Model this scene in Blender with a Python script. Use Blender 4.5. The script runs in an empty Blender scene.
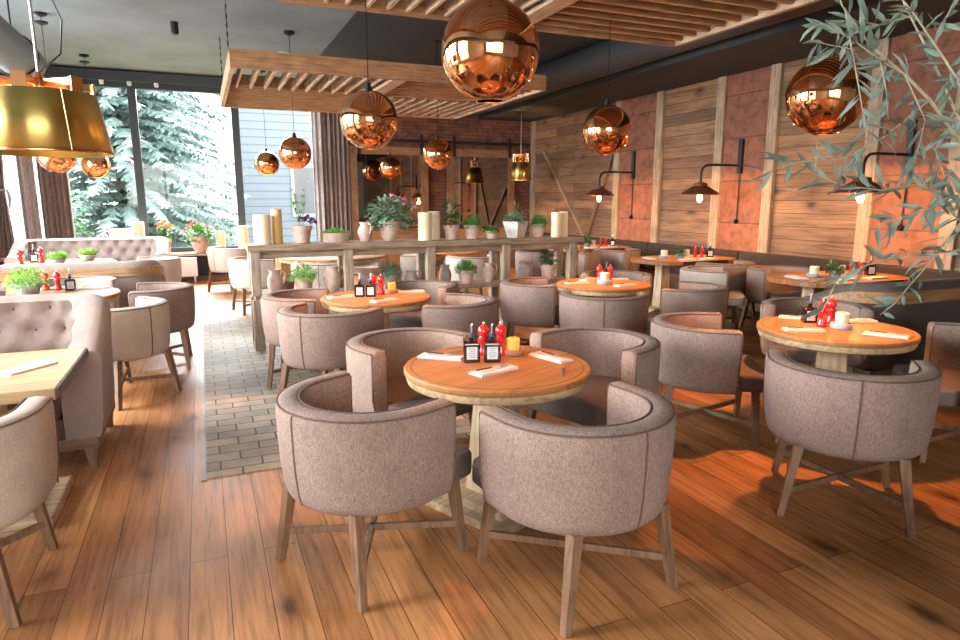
import bpy, bmesh, math, random
from mathutils import Vector, Matrix
PI = math.pi
rnd = random.Random(7)
SC = bpy.context.scene
COL = SC.collection

# ------------------------------------------------------------------ camera
cam_d = bpy.data.cameras.new('camera')
cam = bpy.data.objects.new('camera', cam_d)
COL.objects.link(cam)
cam.location = (0, 0, 1.58)
cam.rotation_euler = (math.radians(90 - 10.539), 0, math.radians(-23.112))
cam_d.sensor_width = 36.0
cam_d.lens = 645.0 / 960.0 * 36.0
cam_d.clip_end = 200
SC.camera = cam

# ------------------------------------------------------------------ world, light, exposure
w = bpy.data.worlds.new('sky')
SC.world = w
w.use_nodes = True
nt = w.node_tree
bg = nt.nodes['Background']
tc = nt.nodes.new('ShaderNodeTexCoord')
sx = nt.nodes.new('ShaderNodeSeparateXYZ')
rp = nt.nodes.new('ShaderNodeValToRGB')
rp.color_ramp.elements[0].position = 0.0
rp.color_ramp.elements[0].color = (0.80, 0.84, 0.86, 1)
rp.color_ramp.elements[1].position = 0.6
rp.color_ramp.elements[1].color = (0.86, 0.93, 1.0, 1)
nt.links.new(tc.outputs['Generated'], sx.inputs[0])
nt.links.new(sx.outputs['Z'], rp.inputs[0])
nt.links.new(rp.outputs[0], bg.inputs[0])
bg.inputs[1].default_value = 3.6


def area(name, loc, rot, sx_, sy_, power, col):
    l = bpy.data.lights.new(name, 'AREA')
    l.shape = 'RECTANGLE'
    l.size = sx_
    l.size_y = sy_
    l.energy = power
    l.color = col
    o = bpy.data.objects.new(name, l)
    o.location = loc
    o.rotation_euler = rot
    COL.objects.link(o)
    return o


DAY = (0.90, 0.95, 1.0)
# daylight entering through the tall windows of the left wall, the rear window and the far glazing (from above)
a_ = area('daylight_left', (-4.3, 8.2, 2.5), (0, math.radians(-64), 0), 2.8, 11.5, 1700, DAY)
a_.data.spread = math.radians(130)
a_ = area('daylight_rear', (-1.2, -4.2, 2.4), (math.radians(66), 0, 0), 4.6, 2.4, 190, (1.0, 0.97, 0.93))
a_.data.spread = math.radians(130)
area('daylight_front', (-0.3, 16.6, 4.95), (math.radians(-72), 0, 0), 6.5, 1.7, 4200, DAY)

SC.view_settings.view_transform = 'Standard'
SC.view_settings.look = 'None'
SC.view_settings.exposure = 0.45
SC.view_settings.gamma = 1.0
SC.view_settings.use_curve_mapping = False

# ------------------------------------------------------------------ materials
MATS = {}


def mat(name):
    m = bpy.data.materials.new(name)
    m.use_nodes = True
    MATS[name] = m
    n = m.node_tree.nodes
    return m, n, m.node_tree.links, n['Principled BSDF']


def plain(name, col, rough=0.6, metal=0.0, emit=None, es=0.0, trans=0.0, spec=None, coat=0.0, noise=0.0, nscale=20, sub=0.0):
    m, n, l, b = mat(name)
    b.inputs['Base Color'].default_value = (*col, 1)
    b.inputs['Roughness'].default_value = rough
    b.inputs['Metallic'].default_value = metal
    if emit:
        b.inputs['Emission Color'].default_value = (*emit, 1)
        b.inputs['Emission Strength'].default_value = es
    if trans:
        b.inputs['Transmission Weight'].default_value = trans
    if spec is not None:
        b.inputs['Specular IOR Level'].default_value = spec
    if coat:
        b.inputs['Coat Weight'].default_value = coat
        b.inputs['Coat Roughness'].default_value = 0.08
    if sub:
        b.inputs['Subsurface Weight'].default_value = sub
        b.inputs['Subsurface Radius'].default_value = (0.03, 0.02, 0.01)
    if noise:
        t = n.new('ShaderNodeTexCoord')
        z = n.new('ShaderNodeTexNoise')
        z.inputs['Scale'].default_value = nscale
        z.inputs['Detail'].default_value = 6
        r = n.new('ShaderNodeValToRGB')
        r.color_ramp.elements[0].position = 0.3
        r.color_ramp.elements[1].position = 0.7
        r.color_ramp.elements[0].color = (*[c * (1 - noise) for c in col], 1)
        r.color_ramp.elements[1].color = (*[min(1, c * (1 + noise)) for c in col], 1)
        l.new(t.outputs['Object'], z.inputs['Vector'])
        l.new(z.outputs['Fac'], r.inputs[0])
        l.new(r.outputs[0], b.inputs['Base Color'])
    return m


def swz(n, l, u, v, off=0.0):
    """object coordinates re-ordered: picks axes u and v as texture x and y"""
    t = n.new('ShaderNodeTexCoord')
    s = n.new('ShaderNodeSeparateXYZ')
    c = n.new('ShaderNodeCombineXYZ')
    l.new(t.outputs['Object'], s.inputs[0])
    l.new(s.outputs[u], c.inputs[0])
    l.new(s.outputs[v], c.inputs[1])
    k = [a for a in 'XYZ' if a not in (u, v)][0]
    l.new(s.outputs[k], c.inputs[2])
    return c.outputs[0]


def mixc(n, l, mode, fac, a, b):
    x = n.new('ShaderNodeMix')
    x.data_type = 'RGBA'
    x.blend_type = mode
    if isinstance(fac, (int, float)):
        x.inputs[0].default_value = fac
    else:
        l.new(fac, x.inputs[0])
    for sock, val in ((x.inputs[6], a), (x.inputs[7], b)):
        if isinstance(val, tuple):
            sock.default_value = (*val, 1)
        else:
            l.new(val, sock)
    return x.outputs[2]


def ramp(n, l, src, stops):
    r = n.new('ShaderNodeValToRGB')
    e = r.color_ramp.elements
    while len(e) < len(stops):
        e.new(0.5)
    for i, (p, c) in enumerate(stops):
        e[i].position = p
        e[i].color = (*c, 1)
    l.new(src, r.inputs[0])
    return r.outputs[0]


def planks(name, c1, c2, u, v, length, height, rough=0.5, gap=0.004, grain=0.5, knots=0.6, gapcol=(0.02, 0.012, 0.008), bump=0.15, offset=0.37, tint=None, spec=None):
    """boards running along axis u, stacked along axis v"""
    m, n, l, b = mat(name)
    vec = swz(n, l, u, v)
    br = n.new('ShaderNodeTexBrick')
    br.offset = offset
    br.offset_frequency = 2
    br.inputs['Color1'].default_value = (*c1, 1)
    br.inputs['Color2'].default_value = (*c2, 1)
    br.inputs['Mortar'].default_value = (*gapcol, 1)
    br.inputs['Scale'].default_value = 1
    br.inputs['Mortar Size'].default_value = gap
    br.inputs['Mortar Smooth'].default_value = 0.2
    br.inputs['Bias'].default_value = 0
    br.inputs['Brick Width'].default_value = length
    br.inputs['Row Height'].default_value = height
    l.new(vec, br.inputs['Vector'])
    # each board a shade of its own: the random brick tint also shifts the grain
    mp = n.new('ShaderNodeMapping')
    mp.inputs['Scale'].default_value = (1.2, 22, 22)
    l.new(vec, mp.inputs['Vector'])
    nz = n.new('ShaderNodeTexNoise')
    nz.inputs['Scale'].default_value = 1.6
    nz.inputs['Detail'].default_value = 9
    nz.inputs['Roughness'].default_value = 0.65
    nz.inputs['Distortion'].default_value = 0.6
    l.new(mp.outputs[0], nz.inputs['Vector'])
    g = ramp(n, l, nz.outputs['Fac'], [(0.30, (1 - grain,) * 3), (0.52, (1, 1, 1)), (0.75, (1 + grain * 0.5,) * 3)])
    col = mixc(n, l, 'MULTIPLY', 1.0, br.outputs['Color'], g)
    # broad blotches
    n2 = n.new('ShaderNodeTexNoise')
    n2.inputs['Scale'].default_value = 2.2
    n2.inputs['Detail'].default_value = 4
    mp2 = n.new('ShaderNodeMapping')
    mp2.inputs['Scale'].default_value = (0.7, 3.0, 3.0)
    l.new(vec, mp2.inputs['Vector'])
    l.new(mp2.outputs[0], n2.inputs['Vector'])
    g2 = ramp(n, l, n2.outputs['Fac'], [(0.3, (0.72, 0.70, 0.70)), (0.7, (1.22, 1.2, 1.15))])
    col = mixc(n, l, 'MULTIPLY', 0.8, col, g2)
    if knots:
        vo = n.new('ShaderNodeTexVoronoi')
        vo.inputs['Scale'].default_value = 1.0
        mp3 = n.new('ShaderNodeMapping')
        mp3.inputs['Scale'].default_value = (1.5, 3.4, 3.4)
        nd = n.new('ShaderNodeTexNoise')
        nd.inputs['Scale'].default_value = 7
        l.new(vec, nd.inputs['Vector'])
        ad = n.new('ShaderNodeMix')
        ad.data_type = 'VECTOR'
        ad.inputs[0].default_value = 0.07
        l.new(vec, ad.inputs[4])
        l.new(nd.outputs['Color'], ad.inputs[5])
        l.new(ad.outputs[1], mp3.inputs['Vector'])
        l.new(mp3.outputs[0], vo.inputs['Vector'])
        kf = ramp(n, l, vo.outputs['Distance'], [(0.05, (1 - knots * 0.9,) * 3), (0.13, (0.72, 0.68, 0.64)), (0.27, (1, 1, 1))])
        col = mixc(n, l, 'MULTIPLY', 1.0, col, kf)
    l.new(col, b.inputs['Base Color'])
    b.inputs['Roughness'].default_value = rough
    if spec is not None:
        b.inputs['Specular IOR Level'].default_value = spec
    bp = n.new('ShaderNodeBump')
    bp.inputs['Strength'].default_value = bump
    bp.inputs['Distance'].default_value = 0.004
    l.new(nz.outputs['Fac'], bp.inputs['Height'])
    l.new(bp.outputs[0], b.inputs['Normal'])
    return m


def wood(name, c, u='X', rough=0.55, grain=0.45, scale=1.0):
    """solid timber, grain along axis u"""
    m, n, l, b = mat(name)
    v = {'X': 'Y', 'Y': 'X', 'Z': 'X'}[u]
    vec = swz(n, l, u, v)
    mp = n.new('ShaderNodeMapping')
    mp.inputs['Scale'].default_value = (2.5 * scale, 34 * scale, 34 * scale)
    l.new(vec, mp.inputs['Vector'])
    nz = n.new('ShaderNodeTexNoise')
    nz.inputs['Scale'].default_value = 1.3
    nz.inputs['Detail'].default_value = 8
    nz.inputs['Distortion'].default_value = 0.5
    l.new(mp.outputs[0], nz.inputs['Vector'])
    col = ramp(n, l, nz.outputs['Fac'], [(0.28, tuple(x * (1 - grain) for x in c)), (0.5, c), (0.75, tuple(min(1, x * (1 + grain * 0.6)) for x in c))])
    n2 = n.new('ShaderNodeTexNoise')
    n2.inputs['Scale'].default_value = 5
    l.new(vec, n2.inputs['Vector'])
    g2 = ramp(n, l, n2.outputs['Fac'], [(0.3, (0.8, 0.8, 0.8)), (0.7, (1.15, 1.15, 1.15))])
    col = mixc(n, l, 'MULTIPLY', 1.0, col, g2)
    l.new(col, b.inputs['Base Color'])
    b.inputs['Roughness'].default_value = rough
    bp = n.new('ShaderNodeBump')
    bp.inputs['Strength'].default_value = 0.2
    bp.inputs['Distance'].default_value = 0.003
    l.new(nz.outputs['Fac'], bp.inputs['Height'])
    l.new(bp.outputs[0], b.inputs['Normal'])
    return m


def fabric(name, c, scale=260, var=0.35, rough=0.95):
    m, n, l, b = mat(name)
    t = n.new('ShaderNodeTexCoord')
    cols = []
    nzs = []
    for k, sc_ in enumerate(((1, 1, 0.12), (0.25, 0.25, 1.2))):
        mp = n.new('ShaderNodeMapping')
        mp.inputs['Scale'].default_value = sc_
        nz = n.new('ShaderNodeTexNoise')
        nz.inputs['Scale'].default_value = scale
        nz.inputs['Detail'].default_value = 2
        l.new(t.outputs['Object'], mp.inputs['Vector'])
        l.new(mp.outputs[0], nz.inputs['Vector'])
        nzs.append(nz.outputs['Fac'])
    mx = n.new('ShaderNodeMath')
    mx.operation = 'ADD'
    l.new(nzs[0], mx.inputs[0])
    l.new(nzs[1], mx.inputs[1])
    hf = n.new('ShaderNodeMath')
    hf.operation = 'MULTIPLY'
    hf.inputs[1].default_value = 0.5
    l.new(mx.outputs[0], hf.inputs[0])
    col = ramp(n, l, hf.outputs[0], [(0.36, tuple(x * (1 - var) for x in c)), (0.64, tuple(min(1, x * (1 + var)) for x in c))])
    n2 = n.new('ShaderNodeTexNoise')
    n2.inputs['Scale'].default_value = 6
    l.new(t.outputs['Object'], n2.inputs['Vector'])
    g2 = ramp(n, l, n2.outputs['Fac'], [(0.3, (0.9, 0.9, 0.9)), (0.7, (1.08, 1.08, 1.08))])
    col = mixc(n, l, 'MULTIPLY', 1.0, col, g2)
    l.new(col, b.inputs['Base Color'])
    b.inputs['Roughness'].default_value = rough
    b.inputs['Specular IOR Level'].default_value = 0.2
    b.inputs['Sheen Weight'].default_value = 0.03
    b.inputs['Sheen Roughness'].default_value = 0.5
    bp = n.new('ShaderNodeBump')
    bp.inputs['Strength'].default_value = 0.25
    bp.inputs['Distance'].default_value = 0.002
    l.new(hf.outputs[0], bp.inputs['Height'])
    l.new(bp.outputs[0], b.inputs['Normal'])
    return m


def bricks(name, c1, c2, mort, u, v, bw, rh, ms=0.008, rough=0.85, blotch=0.5, bump=0.5, nscale=6.0, freq=2, offset=0.5):
    m, n, l, b = mat(name)
    vec = swz(n, l, u, v)
    br = n.new('ShaderNodeTexBrick')
    br.offset = offset
    br.offset_frequency = freq
    br.inputs['Color1'].default_value = (*c1, 1)
    br.inputs['Color2'].default_value = (*c2, 1)
    br.inputs['Mortar'].default_value = (*mort, 1)
    br.inputs['Scale'].default_value = 1
    br.inputs['Mortar Size'].default_value = ms
    br.inputs['Mortar Smooth'].default_value = 0.3
    br.inputs['Brick Width'].default_value = bw
    br.inputs['Row Height'].default_value = rh
    l.new(vec, br.inputs['Vector'])
    nz = n.new('ShaderNodeTexNoise')
    nz.inputs['Scale'].default_value = nscale
    nz.inputs['Detail'].default_value = 8
    nz.inputs['Roughness'].default_value = 0.7
    l.new(vec, nz.inputs['Vector'])
    g = ramp(n, l, nz.outputs['Fac'], [(0.3, (1 - blotch,) * 3), (0.5, (1, 1, 1)), (0.72, (1 + blotch * 0.6,) * 3)])
    col = mixc(n, l, 'MULTIPLY', 1.0, br.outputs['Color'], g)
    l.new(col, b.inputs['Base Color'])
    b.inputs['Roughness'].default_value = rough
    bp = n.new('ShaderNodeBump')
    bp.inputs['Strength'].default_value = bump
    bp.inputs['Distance'].default_value = 0.01
    l.new(nz.outputs['Fac'], bp.inputs['Height'])
    l.new(bp.outputs[0], b.inputs['Normal'])
    return m


# setting
M_FLOOR = planks('floor boards', (0.45, 0.205, 0.078), (0.265, 0.107, 0.036), 'Y', 'X', 2.9, 0.155, spec=0.22, rough=0.48, gap=0.0022, grain=0.5, knots=0.85, gapcol=(0.07, 0.033, 0.015))
M_PATH = bricks('grey stone pavers', (0.40, 0.31, 0.21), (0.235, 0.20, 0.165), (0.075, 0.058, 0.045), 'X', 'Y', 0.24, 0.135, ms=0.007, rough=0.75, blotch=0.3, bump=0.3)
M_WPLANK = planks('wall boards', (0.27, 0.148, 0.072), (0.125, 0.066, 0.036), 'Y', 'Z', 2.6, 0.175, rough=0.75, gap=0.004, grain=0.6, knots=0.9, offset=0.3)
M_POST = wood('grey brown post timber', (0.30, 0.215, 0.14), 'Z', rough=0.75)
M_PLASTER = bricks('terracotta concrete', (0.225, 0.085, 0.045), (0.175, 0.07, 0.042), (0.095, 0.042, 0.028), 'Y', 'Z', 40.0, 0.62, ms=0.012, rough=0.9, blotch=0.55, bump=1.0, nscale=7)
M_BRICK = bricks('old red brick', (0.19, 0.07, 0.035), (0.11, 0.045, 0.028), (0.075, 0.042, 0.03), 'X', 'Z', 0.24, 0.08, ms=0.010, rough=0.9, blotch=0.6, bump=0.8, nscale=5)
M_CEIL = plain('grey ceiling paint', (0.20, 0.245, 0.26), 0.8, noise=0.12, nscale=1.5)
M_SOFFIT = plain('charcoal soffit paint', (0.022, 0.024, 0.027), 0.7)
M_FRAME = plain('anthracite window frame', (0.035, 0.045, 0.055), 0.45)
M_WALLP = plain('pale grey wall paint', (0.50, 0.49, 0.47), 0.85, noise=0.08, nscale=3)
M_DARKP = plain('anthracite wall panel', (0.03, 0.033, 0.037), 0.6)
M_SKIRT = wood('brown skirting', (0.16, 0.085, 0.045), 'X')
M_BEAM = wood('larch beam along x', (0.34, 0.17, 0.072), 'X', rough=0.65)
M_BEAMY = wood('larch beam along y', (0.34, 0.17, 0.072), 'Y', rough=0.65)
M_BEAMLIT = wood('window-lit larch along y', (0.42, 0.28, 0.17), 'Y', rough=0.65)  # same larch, with window light on the y-running boards put into the colour
M_BLACK = plain('black steel', (0.012, 0.012, 0.013), 0.45, metal=0.3)
M_GREYM = plain('grey painted steel', (0.30, 0.34, 0.36), 0.45, metal=0.4)
M_ROD = plain('brushed steel rod', (0.55, 0.55, 0.55), 0.35, metal=1.0)
M_COPPER = plain('mirror copper', (0.86, 0.42, 0.20), 0.035, metal=1.0)
M_COPIN = plain('inner copper', (0.90, 0.45, 0.18), 0.3, metal=1.0)
M_BRASS = plain('brushed brass', (0.60, 0.45, 0.14), 0.34, metal=1.0)
_nt = M_BRASS.node_tree
_tg = _nt.nodes.new('ShaderNodeTangent')
_tg.direction_type = 'RADIAL'
_tg.axis = 'Z'
_nt.nodes['Principled BSDF'].inputs['Anisotropic'].default_value = 0.85
_nt.nodes['Principled BSDF'].inputs['Anisotropic Rotation'].default_value = 0.25
_nt.links.new(_tg.outputs[0], _nt.nodes['Principled BSDF'].inputs['Tangent'])
M_COPST = plain('polished copper strap', (0.88, 0.45, 0.20), 0.22, metal=1.0)
M_RUST = plain('rusty dark steel shade', (0.16, 0.05, 0.022), 0.55, metal=0.6, noise=0.3, nscale=15)
M_BULB = plain('lit filament bulb', (1, 0.8, 0.5), 0.3, emit=(1.0, 0.55, 0.18), es=5)
M_BULB2 = plain('warm lamp bulb', (1, 0.7, 0.4), 0.3, emit=(1.0, 0.45, 0.14), es=6)
M_MIRROR = plain('smoky mirror', (0.36, 0.31, 0.27), 0.02, metal=1.0)
# furniture
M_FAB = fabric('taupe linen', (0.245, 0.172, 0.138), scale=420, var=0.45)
M_FABL = fabric('pale linen', (0.44, 0.36, 0.30), scale=480, var=0.22)
M_PIPE = fabric('brown piping', (0.13, 0.08, 0.06), scale=400)
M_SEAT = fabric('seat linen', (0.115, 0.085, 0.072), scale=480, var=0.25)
M_BANQ = fabric('dark brown upholstery', (0.04, 0.028, 0.022))
M_LEG = wood('weathered oak leg', (0.19, 0.102, 0.054), 'Z', rough=0.6)
M_TOP = planks('oak table boards', (0.40, 0.185, 0.07), (0.33, 0.145, 0.05), 'X', 'Y', 3.0, 0.118, spec=0.3, rough=0.52, gap=0.0014, grain=0.3, knots=0, gapcol=(0.2, 0.1, 0.045))
M_RIM = wood('pale worn oak rim', (0.42, 0.30, 0.155), 'X', rough=0.6)
M_PED = wood('pale pine pedestal', (0.50, 0.37, 0.22), 'Z', rough=0.65)
M_PEDX = wood('pale pine foot', (0.44, 0.32, 0.19), 'X', rough=0.65)
M_OLD = wood('old grey console wood', (0.28, 0.195, 0.125), 'X', rough=0.75, grain=0.6)
M_OLDZ = wood('old grey post wood', (0.33, 0.25, 0.18), 'Z', rough=0.75, grain=0.55)
M_LTOP = planks('light oak boards', (0.52, 0.35, 0.19), (0.46, 0.30, 0.15), 'X', 'Y', 3.0, 0.16, rough=0.45, gap=0.002, grain=0.2, knots=0.1)
M_TRIMW = wood('sofa oak trim', (0.36, 0.19, 0.085), 'X', rough=0.5)
# small things
M_TERRA = plain('pale pink terracotta', (0.52, 0.36, 0.29), 0.85, noise=0.15, nscale=18)
M_TERRD = plain('grey terracotta', (0.37, 0.27, 0.23), 0.85, noise=0.2, nscale=14)
M_TERRO = plain('orange terracotta', (0.52, 0.23, 0.11), 0.85, noise=0.15, nscale=18)
M_SOIL = plain('potting soil', (0.03, 0.02, 0.012), 0.95)
M_WAX = plain('ivory wax', (0.80, 0.70, 0.50), 0.5, sub=0.25)
M_WAXY = plain('honey wax', (0.66, 0.40, 0.15), 0.5, sub=0.25)
M_WAXO = plain('amber candle glass', (0.85, 0.33, 0.07), 0.15, emit=(1.0, 0.38, 0.08), es=0.5)
M_WICK = plain('black wick', (0.02, 0.02, 0.02), 0.9)
M_STONE = plain('grey stone dish', (0.30, 0.31, 0.33), 0.8, noise=0.15, nscale=40)
M_CLAYD = plain('brown clay dish', (0.34, 0.17, 0.10), 0.8)
M_RED = plain('glossy red lacquer', (0.62, 0.015, 0.02), 0.16, coat=0.6)
M_CHROME = plain('polished steel', (0.85, 0.85, 0.85), 0.3, metal=1.0)
M_BOTTLE = plain('dark oil glass', (0.018, 0.010, 0.007), 0.06, coat=0.5)
M_LABEL = plain('white paper label', (0.62, 0.62, 0.62), 0.7)
M_INK = plain('grey print ink', (0.22, 0.22, 0.24), 0.8)
M_NAP = plain('white paper napkin', (0.66, 0.62, 0.58), 0.9)
M_WHITE = plain('white enamel', (0.80, 0.80, 0.78), 0.4)
M_WHITEW = plain('whitewashed wood', (0.62, 0.58, 0.52), 0.7, noise=0.15, nscale=14)
M_BASK = plain('brown basket', (0.20, 0.11, 0.055), 0.85, noise=0.4, nscale=60)
M_GREEN = plain('fresh green leaf', (0.11, 0.28, 0.05), 0.55, noise=0.35, nscale=30)
M_GREENL = plain('bright herb leaf', (0.22, 0.46, 0.07), 0.55, noise=0.3, nscale=30)
M_GREEND = plain('deep green leaf', (0.035, 0.11, 0.03), 0.4, noise=0.35, nscale=25)
M_GREENG = plain('grey green leaf', (0.13, 0.21, 0.12), 0.6, noise=0.3, nscale=30)
M_PALE = plain('cream edged leaf', (0.52, 0.58, 0.42), 0.5)
M_STEM = plain('plant stem', (0.16, 0.20, 0.07), 0.7)
M_PINK = plain('pink petals', (0.75, 0.30, 0.42), 0.7)
M_PURP = plain('dark purple petals', (0.10, 0.03, 0.09), 0.7)
M_REDF = plain('red petals', (0.70, 0.07, 0.06), 0.7)
M_ORF = plain('orange petals', (0.85, 0.38, 0.14), 0.7)
M_OLIVE = plain('olive leaf', (0.125, 0.165, 0.13), 0.55, noise=0.6, nscale=14, spec=0.25)
M_BARK = plain('pale olive bark', (0.30, 0.27, 0.17), 0.8, noise=0.25, nscale=30)
M_CURT = fabric('grey brown curtain', (0.25, 0.20, 0.19), scale=120)
M_CURTL = fabric('light grey curtain', (0.46, 0.46, 0.48), scale=120)
M_CURTM = fabric('mauve grey curtain', (0.40, 0.35, 0.35), scale=120)
M_SHEER = bpy.data.materials.new('white sheer voile')
M_SHEER.use_nodes = True
_n = M_SHEER.node_tree.nodes
_l = M_SHEER.node_tree.links
_n.remove(_n['Principled BSDF'])
_a = _n.new('ShaderNodeBsdfTranslucent')
_a.inputs[0].default_value = (0.8, 0.82, 0.86, 1)
_b = _n.new('ShaderNodeBsdfTransparent')
_m = _n.new('ShaderNodeMixShader')
_m.inputs[0].default_value = 0.35
_l.new(_a.outputs[0], _m.inputs[1])
_l.new(_b.outputs[0], _m.inputs[2])
_l.new(_m.outputs[0], _n['Material Output'].inputs[0])
M_SPRUCE = plain('blue spruce needles', (0.36, 0.48, 0.44), 0.8, noise=0.45, nscale=2.2)
M_SPRUCEB = plain('spruce bark', (0.10, 0.075, 0.06), 0.9)
M_SHRUB = plain('shrub leaf', (0.08, 0.24, 0.07), 0.5, noise=0.35, nscale=12)
M_SIDING = bricks('white lap siding', (0.36, 0.40, 0.46), (0.35, 0.39, 0.45), (0.22, 0.25, 0.30), 'X', 'Z', 60.0, 0.26, ms=0.02, rough=0.7, blotch=0.04, bump=0.0)
M_GRASS = plain('lawn', (0.20, 0.27, 0.13), 0.9, noise=0.3, nscale=3)

# window glass: clear with a weak mirror reflection
M_GLASS = bpy.data.materials.new('clear glass')
M_GLASS.use_nodes = True
_n = M_GLASS.node_tree.nodes
_l = M_GLASS.node_tree.links
_n.remove(_n['Principled BSDF'])
_a = _n.new('ShaderNodeBsdfTransparent')
_b = _n.new('ShaderNodeBsdfGlossy')
_b.inputs['Roughness'].default_value = 0.0
_m = _n.new('ShaderNodeMixShader')
_m.inputs[0].default_value = 0.015
_l.new(_a.outputs[0], _m.inputs[1])
_l.new(_b.outputs[0], _m.inputs[2])
_l.new(_m.outputs[0], _n['Material Output'].inputs[0])


# ------------------------------------------------------------------ mesh builder
class MB:
    def __init__(self):
        self.v = []
        self.f = []

    def add(self, vs, fs):
        o = len(self.v)
        self.v += [tuple(p) for p in vs]
        self.f += [tuple(i + o for i in q) for q in fs]
        return self

    def box(self, x0, x1, y0, y1, z0, z1):
        vs = [(x0, y0, z0), (x1, y0, z0), (x1, y1, z0), (x0, y1, z0), (x0, y0, z1), (x1, y0, z1), (x1, y1, z1), (x0, y1, z1)]
        return self.add(vs, [(3, 2, 1, 0), (4, 5, 6, 7), (0, 1, 5, 4), (1, 2, 6, 5), (2, 3, 7, 6), (3, 0, 4, 7)])

    def rbox(self, c, sx_, sy_, sz_, ang=0.0):
        ca, sa = math.cos(ang), math.sin(ang)
        vs = []
        for z in (-sz_ / 2, sz_ / 2):
            for x, y in ((-sx_ / 2, -sy_ / 2), (sx_ / 2, -sy_ / 2), (sx_ / 2, sy_ / 2), (-sx_ / 2, sy_ / 2)):
                vs.append((c[0] + x * ca - y * sa, c[1] + x * sa + y * ca, c[2] + z))
        return self.add(vs, [(3, 2, 1, 0), (4, 5, 6, 7), (0, 1, 5, 4), (1, 2, 6, 5), (2, 3, 7, 6), (3, 0, 4, 7)])

    def bar(self, a, b, w0, w1, t0=None, t1=None):
        """four sided bar from a to b, width w0 -> w1 (and thickness t)"""
        a, b = Vector(a), Vector(b)
        t0 = t0 or w0
        t1 = t1 or w1
        d = (b - a).normalized()
        up = Vector((0, 0, 1)) if abs(d.z) < 0.8 else Vector((1, 0, 0))
        s = d.cross(up).normalized()
        u = s.cross(d).normalized()
        vs = []
        for p, ww, tt in ((a, w0, t0), (b, w1, t1)):
            for i, j in ((-1, -1), (1, -1), (1, 1), (-1, 1)):
                vs.append(p + s * (i * ww / 2) + u * (j * tt / 2))
        return self.add(vs, [(3, 2, 1, 0), (4, 5, 6, 7), (0, 1, 5, 4), (1, 2, 6, 5), (2, 3, 7, 6), (3, 0, 4, 7)])

    def post(self, a, b, w0, w1):
        """square post whose ends stay level"""
        vs = []
        for p, ww in ((a, w0), (b, w1)):
            for i, j in ((-1, -1), (1, -1), (1, 1), (-1, 1)):
                vs.append((p[0] + i * ww / 2, p[1] + j * ww / 2, p[2]))
        fs = [(3, 2, 1, 0), (4, 5, 6, 7), (0, 1, 5, 4), (1, 2, 6, 5), (2, 3, 7, 6), (3, 0, 4, 7)]
        if b[2] < a[2]:
            fs = [tuple(reversed(q)) for q in fs]
        return self.add(vs, fs)

    def lathe(self, prof, seg=32, c=(0, 0, 0)):
        vs, fs = [], []
        n = len(prof)
        for i in range(seg):
            a = 2 * PI * i / seg
            for r, z in prof:
                vs.append((c[0] + r * math.cos(a), c[1] + r * math.sin(a), c[2] + z))
        for i in range(seg):
            j = (i + 1) % seg
            for k in range(n - 1):
                fs.append((i * n + k, j * n + k, j * n + k + 1, i * n + k + 1))
        if prof[0][0] > 1e-4:
            fs.append(tuple(reversed([i * n for i in range(seg)])))
        if prof[-1][0] > 1e-4:
            fs.append(tuple(i * n + n - 1 for i in range(seg)))
        return self.add(vs, fs)

    def tube(self, pts, r, seg=8, closed=False):
        pts = [Vector(p) for p in pts]
        n = len(pts)
        rs = r if isinstance(r, (list, tuple)) else [r] * n
        vs, fs = [], []
        prev = None
        for i, p in enumerate(pts):
            if closed:
                d = (pts[(i + 1) % n] - pts[i - 1]).normalized()
            else:
                d = (pts[min(i + 1, n - 1)] - pts[max(i - 1, 0)]).normalized()
            if prev is None:
                s = d.cross(Vector((0, 0, 1)) if abs(d.z) < 0.9 else Vector((1, 0, 0))).normalized()
            else:
                s = (prev - d * prev.dot(d)).normalized()
            prev = s
            u = d.cross(s)
            for k in range(seg):
                a = 2 * PI * k / seg
                vs.append(p + (s * math.cos(a) + u * math.sin(a)) * rs[i])
        m = n if closed else n - 1
        for i in range(m):
            j = (i + 1) % n
            for k in range(seg):
                q = (k + 1) % seg
                fs.append((i * seg + k, i * seg + q, j * seg + q, j * seg + k))
        if not closed:
            fs.append(tuple(reversed(range(seg))))
            fs.append(tuple((n - 1) * seg + k for k in range(seg)))
        return self.add(vs, fs)

    def sweep(self, rings, closed_prof=True, caps=True):
        """rings: list of equal-length vertex lists"""
        n = len(rings[0])
        vs = [p for r in rings for p in r]
        fs = []
        for i in range(len(rings) - 1):
            for k in range(n if closed_prof else n - 1):
                q = (k + 1) % n
                fs.append((i * n + k, i * n + q, (i + 1) * n + q, (i + 1) * n + k))
        if caps and closed_prof:
            fs.append(tuple(reversed(range(n))))
            fs.append(tuple((len(rings) - 1) * n + k for k in range(n)))
        return self.add(vs, fs)

    def prism(self, poly, z0, z1):
        n = len(poly)
        vs = [(x, y, z0) for x, y in poly] + [(x, y, z1) for x, y in poly]
        fs = [tuple(reversed(range(n))), tuple(range(n, 2 * n))]
        for k in range(n):
            q = (k + 1) % n
            fs.append((k, q, n + q, n + k))
        return self.add(vs, fs)

    def sphere(self, c, r, seg=12, rings=8):
        prof = [(r * math.sin(PI * k / rings), -r * math.cos(PI * k / rings)) for k in range(rings + 1)]
        return self.lathe(prof, seg, c)

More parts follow.
